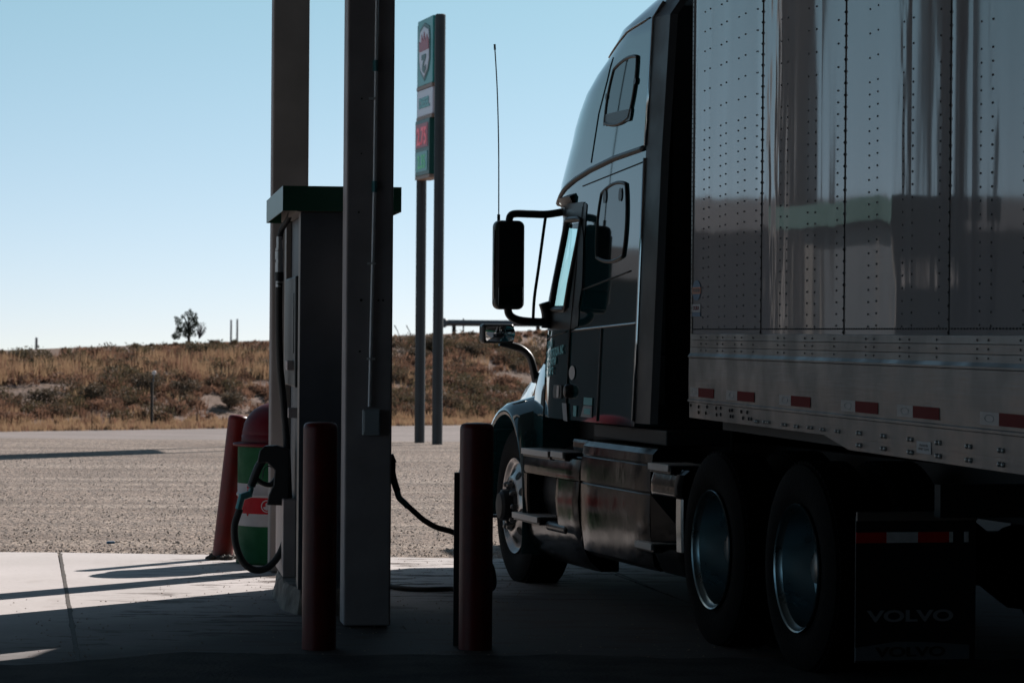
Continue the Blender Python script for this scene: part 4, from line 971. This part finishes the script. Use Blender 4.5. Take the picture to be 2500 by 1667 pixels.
for u, z in [(1.069, 1.249), (.873, 1.245), (.872, 1.215), (.67, 1.249), (.698, 1.217), (.455, 1.248), (.35, 1.251), (.443, 1.214), (.35, 1.218), (.143, 1.244), (.089, 1.245), (.12, 1.215), (.07, 1.215), (-.111, 1.244), (-.24, 1.244), (-.15, 1.213), (-.277, 1.213), (-.33, 1.213)]: bolt(u, z, .010, .006, False)
R_.build('rail_rivets', M['seam'], TR)
R_ = RV
for u in cols:
    for z in (1.612, 1.578, 1.543): rivet(u, z, -1.3092, .0055, .004)
R_.build('side_rivets', mat('grey_rivet', (.075, .075, .08), .4, .3), TR)
# reflector tape
for (w0, w1, r1) in [(1.06, .86, .49), (.20, -.045, -.411), (-.918, -1.145, -1.506), (-2.043, -2.278, -2.637), (-2.927, -3.157, -3.521), (-4.049, -4.279, -4.64), (-5.15, -5.38, -5.74)]:
    q = MB(); q.box(-1.3188, -1.317, w1 + .001, w0, 1.297, 1.345); wt = q.build('white_tape', M['wtape2'], TR)
    q = MB(); cu = (w0 + w1) / 2
    vs = [(-1.3192, cu + .055 * cos(2 * pi * k / 16), 1.321 + .014 * sin(2 * pi * k / 16)) for k in range(16)]; q.tube(vs, .0012, 4, closed=True); q.build('printed_mark', M['greyletter'], wt)
    q = MB(); q.box(-1.3188, -1.317, r1, w1 - .001, 1.297, 1.345); q.build('red_tape', M['rtape'], TR)
# data plate and stickers
q = MB(); q.box(-1.3145, -1.312, -3.40, -3.20, 1.158, 1.206); dp = q.build('data_plate', M['greyletter'], TR)
RL = Matrix(((0, 0, -1, 0), (-1, 0, 0, 0), (0, 1, 0, 0), (0, 0, 0, 1)))
text_part('lettering', 'TRAILER\nUNIT 5312', .014, M['black'], dp, Matrix.Translation((-1.3152, -3.30, 1.185)) @ RL, .0003, 0, 2.4, 'CENTER')
def ell(cu, cz, ru, rz, z0, z1, x, n=10):
    P = []
    for k in range(n + 1): z = lerp(z0, z1, k / n); w_ = ru * sqrt(max(0, 1 - ((z - cz) / rz) ** 2)); P.append((cu + w_, z))
    for k in range(n, -1, -1): z = lerp(z0, z1, k / n); w_ = ru * sqrt(max(0, 1 - ((z - cz) / rz) ** 2)); P.append((cu - w_, z))
    return P
for z0, z1, mm in ((1.808, 1.842, 'blue'), (1.842, 1.878, 'orange'), (1.878, 1.915, 'blue')):
    P = ell(.99, 1.8615, .105, .054, z0, z1, 0); q = MB(); q.prism(P, 'x', -1.3045, -1.3025); q.build('oval_sticker', M[mm], TR)
text_part('lettering', 'WABASH', .026, M['black'], TR, Matrix.Translation((-1.3048, .99, 1.853)) @ RL, .0003, .0008, 1.6, 'CENTER')
q = MB(); q.box(-1.3045, -1.3025, .89, 1.09, 1.746, 1.788); q.build('square_sticker', M['greyletter'], TR)
q = MB(); q.box(-1.3045, -1.3025, .89, 1.09, 1.722, 1.744); q.build('square_sticker', M['blue'], TR)
text_part('lettering', 'DURA', .03, M['rtape'], TR, Matrix.Translation((-1.3048, .99, 1.757)) @ RL, .0003, .0008, 1.8, 'CENTER')
# landing gear, kingpin plate, rear axles (outside the frame)
for s_ in (-1, 1):
    q = MB(); q.box(s_ * .95 - .06, s_ * .95 + .06, -4.03, -3.91, .42, 1.2); lg = q.build('landing_leg', M['frame'], TR)
    q = MB(); q.box(s_ * .95 - .045, s_ * .95 + .045, -4.015, -3.925, .25, .42); q.build('inner_leg', M['frame'], lg)
    q = MB(); q.box(s_ * .95 - .13, s_ * .95 + .13, -4.10, -3.84, .22, .25); q.build('foot', M['frame'], lg)
q = MB(); q.box(-1.15, 1.15, RE + .1, FR - .1, 1.12, 1.20); q.build('underbody', M['frame'], TR)
for u in (-11.2, -9.9):
    for s_ in (-1, 1):
        wd = bpy.data.objects.new('trailer_wheel', None); COL.objects.link(wd); wd.parent = TR; wd.location = (s_ * 1.25, u, .505); wd.rotation_euler = (0, 0, 0 if s_ < 0 else pi)
        q = MB(); q.lathe(tyre_prof(.27), 40, 'x', (.135, 0, 0), caps=False); q.build('tyre', M['tyre'], wd, smooth=True, auto=35)
        q = MB(); q.lathe([(.3, .02), (.28, .1), (.15, .15), (.001, .1)], 32, 'x'); q.build('rim', M['alud'], wd, smooth=True)

t = thing('sun_blocking_trailer', 'dark trailer block added in the next lane to shade beneath the semi truck', 'trailer', (6.4, 16, 0), radians(9))
q = MB(); q.box(-1.3, 1.3, -9, 13, 1.1, 4.0); q.build('body', M['shed'], t)  # added to keep sun off the ground beneath the semi truck
q = MB(); q.box(-1.28, -1.24, -8.8, 12.8, .06, 1.099); q.box(1.24, 1.28, -8.8, 12.8, .06, 1.099); q.build('side_skirt', M['frame'], t)  # added skirts stop light passing under the blocker
for u in (-6.5, -5.2, 5.0, 6.3):
    for s_ in (-1, 1):
        q = MB(); q.lathe([(.3, 0), (.5, .02), (.5, .26), (.3, .28)], 32, 'x', (s_ * .95 - .14, u, .5)); q.build('wheel', M['tyre'], t, smooth=True, auto=35)

# ------------------------------------------------------------------ distance: guardrail, posts, tree, added shed
def atpix(xp, Y): return xp / 7700 * Y
gy = 113.0
gx0, gx1 = atpix(-168, gy), 6.0
t = thing('guardrail', 'grey steel guardrail along the top of the bank', 'guardrail', (gx0, gy, H(gx0, gy - 5)))
gb = 1.80 - t.location.z
q = MB(); q.prism([(-.04, .34), (.02, .32), (-.02, .27), (.03, .22), (-.02, .16), (.02, .12), (-.04, .14), (-.08, .22), (-.06, .3)], 'x', 0, gx1 - gx0)
ob = q.build('beam', M['steel'], t); ob.location = (0, 0, gb - .02)
q = MB(); q.lathe([(.01, -.13), (.16, -.12), (.18, 0), (.16, .12), (.01, .13)], 12, 'y', (0, 0, gb + .21)); q.build('end_terminal', M['steel'], t)
for i, xp in enumerate((-142, -74, -5, 63, 130, 200, 270, 340)):
    x = atpix(xp, gy) - gx0; q = MB(); q.box(x - .07, x + .07, -.02, .12, -1.6, gb + .3); q.build('rail_post', M['wood'], t)
def pole(name, label, xp, y, z0p, z1p, r, m_, cat='post', group=None):
    x = atpix(xp, y); z0 = 1.62 - z0p / 7700 * y; z1 = 1.62 - z1p / 7700 * y
    t = thing(name, label, cat, (x, y, z0 - 1.0), 0, group); q = MB(); q.lathe([(r, 0), (r * .8, z1 - z0 + 1.0)], 8); q.build('shaft', m_, t, smooth=True, auto=40); return t
far = mat('far_pole_grey', (.22, .22, .23), .8)
pole('utility_pole', 'left one of two thin far poles rising beyond the bank', -686, 300, 20, -30, .11, far, 'pole', 'distant thin poles')
pole('utility_pole', 'right one of two thin far poles rising beyond the bank', -671, 300, 20, -32, .11, far, 'pole', 'distant thin poles')
pole('utility_pole', 'short lone thin pole at the far left skyline', -1161, 200, 50, 17, .10, far, 'pole', 'distant thin poles')
pole('utility_pole', 'thin pale pole standing above the guardrail beside the sign', -119, 300, 20, -38, .08, far, 'pole', 'distant thin poles')
pole('utility_pole', 'thin pale pole above the guardrail under the truck mirror', -22, 300, 20, -34, .08, far, 'pole', 'distant thin poles')
# marker post on the near edge of the road
x = atpix(-878, 84); t = thing('marker_post', 'dark steel roadside marker post with small white reflector', 'post', (x, 84, H(x, 84)))
q = MB(); q.box(-.035, .035, -.03, .03, -.2, 1.28); q.build('upright', M['wood'], t)
q = MB(); q.tube([(.03, -.02, 1.28), (.045, -.02, 1.48)], .02, 6); q.build('bracket', M['steel'], t)
q = MB(); q.lathe([(.001, -.02), (.055, -.015), (.06, 0), (.055, .015), (.001, .02)], 12, 'y', (.055, -.02, 1.52)); q.build('reflector', M['white'], t)
for k, xp in enumerate((-1024, -767, -560)):
    y = base_line(atpix(xp, 90)) - .5; x = atpix(xp, y)
    t = thing('fence_post', ['thin rusty fence post in the grass left of the marker post', 'thin rusty fence post in the grass right of the marker post', 'thin rusty fence post hidden low behind the leaning bollard'][k], 'post', (x, y, H(x, y)), 0, 'thin posts at the foot of the bank')
    q = MB(); q.box(-.015, .015, -.015, .015, -.1, [.75, .6, .5][k]); q.build('upright', M['rust'], t)
# bent reflector stalks on the crest
for k, xp in enumerate((-283, -254)):
    y = 105; x = atpix(xp, y); t = thing('bent_marker', ['smaller bent dark weed stalk on the crest behind the column', 'larger bent dark weed stalk on the crest left of the sign'][k], 'stalk', (x, y, 1.55), 0, 'bent stalks on the crest')
    q = MB(); q.tube([(.1, 0, 0), (.04, 0, .16), (-.06, 0, .34)], .02, 6, rs=[.012, .014, .02]); q.build('stem', M['wood'], t)
# foliage helper: leaf cards spread through lumps
def leaves(q, c, rx, ry, rz, n, size, up=0.0):
    for _ in range(n):
        while True:
            a = Vector((random.uniform(-1, 1), random.uniform(-1, 1), random.uniform(-1, 1)))
            if a.length <= 1: break
        p = Vector((c[0] + a.x * rx, c[1] + a.y * ry, c[2] + a.z * rz)); s_ = size * random.uniform(.6, 1.4)
        d1 = Vector((random.uniform(-1, 1), random.uniform(-1, 1), random.uniform(-.6 + up, 1))).normalized(); d2 = d1.cross(Vector((random.uniform(-1, 1), random.uniform(-1, 1), random.uniform(-1, 1)))).normalized()
        q.add([p - d1 * s_, p + d2 * s_ * .45, p + d1 * s_, p - d2 * s_ * .45], [(0, 1, 2, 3)])
ty = 125.0; tx = atpix(-790, ty); tz = H(tx, ty)
t = thing('juniper_tree', 'lone dark bushy tree on the skyline at the left', 'tree', (tx, ty, tz))
base_z = 1.62 - 14 / 7700 * ty - tz
q = MB(); q.tube([(0, 0, -.1), (.02, 0, base_z + .3), (.0, 0, base_z + .7)], .06, 8, rs=[.08, .06, .03])
for a in range(7): q.tube([(0, 0, base_z + .05 + a * .08), (.35 * cos(a * 2.1), .2 * sin(a * 2.1), base_z + .35 + a * .10)], .02, 5, rs=[.03, .012])
q.build('trunk', M['bark'], t)
q = MB()
PX = ty / 7700
for (px_, pz, r, n) in [(-28, -5, 9, 160), (-22, -20, 8, 160), (-25, -38, 8, 130), (-12, -14, 10, 190), (-8, -30, 8, 120), (-2, -8, 9, 150), (5, -22, 9, 170), (12, -36, 9, 170), (16, -46, 7, 110), (2, -48, 6, 70), (-4, -58, 5, 50), (3, -66, 3.5, 26), (8, -58, 5, 50), (-14, -50, 5, 50), (-30, -48, 4, 26), (18, -56, 4, 24), (20, -32, 6, 60), (-35, -2, 6, 70), (14, -10, 7, 60)]:
    leaves(q, (px_ * PX, random.uniform(-.15, .15), base_z - pz * PX), r * PX * 1.22, r * PX * 1.4, r * PX * 1.22, int(n * 1.5), .036)
q.build('crown', M['leaf'], t)
q = MB()
for _ in range(60):
    a = random.uniform(-.9, .9); l = random.uniform(.2, .5); q.tube([(.42, 0, base_z - .05), (.5 + .25 * sin(a), .1 * a, base_z + l * cos(a) + .1)], .006, 3, rs=[.012, .004])
leaves(q, (.55, 0, base_z + .38), .2, .2, .25, 90, .03)
q.build('bare_branches', M['twig'], t)
# unseen long low shed added at the left to darken the trailer's reflection
t = thing('reflection_shed', 'unseen long low shed added off to the left for the trailer reflection', 'building', (-30, 64, H(-30, 64)), radians(28))
q = MB(); q.box(-14, 14, -4, 4, 0, 4.6); q.build('wall', M['shed'], t)
q = MB(); q.prism([(-4.3, 4.61), (4.3, 4.61), (0, 5.5)], 'x', -14.3, 14.3); q.build('roof', M['shed'], t)

# ------------------------------------------------------------------ bank vegetation (one uncountable mass) and the larger sagebrushes
q = MB()
def tuft(x, y, kind, s_):
    z = H(x, y)
    if kind == 'grass':
        n = int(16 * s_ + 8)
        for _ in range(n):
            a = random.uniform(0, 2 * pi); lean = random.uniform(0, .35); h = s_ * random.uniform(.25, .6); bx, by = x + random.gauss(0, .16 * s_), y + random.gauss(0, .16 * s_); wv = random.uniform(.010, .022)
            tx_, ty_ = bx + cos(a) * lean * h, by + sin(a) * lean * h
            q.add([(bx - wv, by, z - .02), (bx + wv, by, z - .02), (tx_, ty_, z + h)], [(0, 1, 2)])
    else:
        r = s_ * .42
        for _ in range(int(60 + 330 * r)):
            a, e = random.uniform(0, 2 * pi), asin(random.uniform(-.15, 1)); k = random.uniform(.62, 1.05) * (1 + .25 * noise.noise(Vector((cos(a) * 2 + x, sin(a) * 2 + y, e * 2))))
            p = Vector((x + r * k * cos(e) * cos(a), y + r * k * cos(e) * sin(a), z + r * .75 * k * (sin(e) + .12)))
            d1 = Vector((cos(a) * .6 + random.uniform(-.5, .5), sin(a) * .6 + random.uniform(-.5, .5), random.uniform(.1, 1))).normalized(); d2 = d1.cross(Vector((random.uniform(-1, 1), random.uniform(-1, 1), .2))).normalized(); s2 = random.uniform(.03, .065)
            q.add([p - d1 * s2, p + d2 * s2 * .4, p + d1 * s2, p - d2 * s2 * .4], [(0, 1, 2, 3)])
def dens(x, y): return noise.noise(Vector((x * .22, y * .22, 11)))
for _ in range(11000):
    x = random.uniform(-19, 4.5); b = base_line(x); d = random.uniform(-1.6, 14.9) if random.random() < .93 else random.uniform(-1.8, 1.0); y = b + d
    if abs(x / y) > .175 and x < 0: continue
    dn = dens(x, y); edge = max(.25, min(1, (15.2 - d) / 2.6))
    if d < .8:
        q.cur = random.choice([2, 2, 3, 2]); tuft(x, y, 'grass', random.uniform(.25, .5)); continue
    bare = noise.noise(Vector((x * .33 + 9, y * .5, 2))) > .21
    if bare and random.random() < .9: continue
    left = x < -6.5 and 6.8 < d < 11.2 and dn > -.35
    rr = random.random()
    if left and noise.noise(Vector((x * .9, y * 1.1, 5))) < -.02: rr = .2 + rr * .4; left = False
    if left and rr < .75: q.cur = random.choice([2, 2, 3]); tuft(x, y, 'grass', random.uniform(.6, 1.05) * edge); continue
    if rr < .24: q.cur = random.choice([2, 3, 3, 4]); tuft(x, y, 'grass', random.uniform(.25, .7) * edge)
    elif rr < .30: q.cur = 4; tuft(x, y, 'bush', random.uniform(.35, .95) * edge)
    elif rr < .34: q.cur = 3; tuft(x, y, 'bush', random.uniform(.35, .9) * edge)
    elif rr < .39 or (dn > .12 and rr < .46): q.cur = random.choice([0, 1]); tuft(x, y, 'bush', random.uniform(.45, 1.35) * edge)
tag(q.build('scrub', [M['sage'], M['sage2'], M['grass'], M['grass2'], M['rust']]), kind='stuff', label='dry tan grass and low desert scrub covering the bank', cat='scrub')
bs = [(14.6, 91.5 + 6, 1.0)]
SB = [(-195, 45, 1.15, 'widest rounded sagebrush on the bank right of the sign posts'), (-105, 55, .75, 'rounded sagebrush on the bank nearest the truck mirror'), (-232, 65, .8, 'dark sagebrush on the upper bank just right of the sign posts'),
      (-1020, 175, 1.0, 'dark sagebrush low on the bank at the left edge'), (-880, 150, 1.1, 'dark sagebrush just left of the marker post'), (-800, 155, .9, 'dark sagebrush just right of the marker post'), (-1150, 190, 1.1, 'low sagebrush farthest left on the bank'), (-690, 185, 1.0, 'sagebrush low on the bank above the leaning bollard')]
for xp, yp, s_, lab in SB:
    # march along the bank for the spot seen there
    y = base_line(atpix(xp, 95))
    while y < 112 and (1.62 - H(atpix(xp, y), y)) / y * 7700 > yp: y += .05
    x = atpix(xp, y); t = thing('sagebrush', lab, 'bush', (x, y, H(x, y)), 0, 'larger sagebrushes on the bank')
    q = MB(); q.tube([(0, 0, -.05), (.05, 0, .2 * s_)], .03, 5); q.tube([(0, 0, 0), (-.15 * s_, .05, .25 * s_)], .02, 5); q.build('stem', M['bark'], t)
    q = MB()
    for k in range(7): leaves(q, (random.uniform(-.35, .35) * s_, random.uniform(-.3, .3) * s_, (.26 + random.uniform(-.05, .1)) * s_), .3 * s_, .3 * s_, .2 * s_, int(120 * s_), .045, .3)
    q.build('foliage', M['sage'], t)

# ------------------------------------------------------------------ small litter and pebbles on the ground
t = MB(); t.box(-.03, .03, -.02, .02, 0, .02)
lt = t.build('crushed_bottle', M['blue'], bevel=.008); lt.location = (-3.03, 23.9, .01); lt.rotation_euler = (0, 0, .4)
tag(lt, 'small crushed blue scrap lying in the gravel near the slab edge', 'litter')
q = MB()
for _ in range(9000):
    r = random.random()
    if r < .88: y = 22.95 + 17 * random.random() ** 1.7; x = random.uniform(-.19, .03) * y
    elif r < .94: x, y = random.uniform(-2.2, .6), random.uniform(18.8, 22.5)
    else: x, y = random.uniform(-3.5, 1.5), random.uniform(15.2, 19)
    s_ = random.uniform(.005, .006 + .013 * random.random()) if y > 22.9 else random.uniform(.003, .008)
    z = .0 if y > 22.9 else .012
    a = random.uniform(0, pi); ca, sa = cos(a) * s_, sin(a) * s_
    q.add([(x + ca, y + sa, z), (x - sa, y + ca, z), (x - ca, y - sa, z), (x + sa, y - ca, z), (x + ca * .2, y, z + s_ * .9)], [(0, 1, 4), (1, 2, 4), (2, 3, 4), (3, 0, 4)])
tag(q.build('loose_stones', mat('stone', (.30, .24, .20), .9)), kind='stuff', label='loose small stones scattered on gravel and slab', cat='stones')
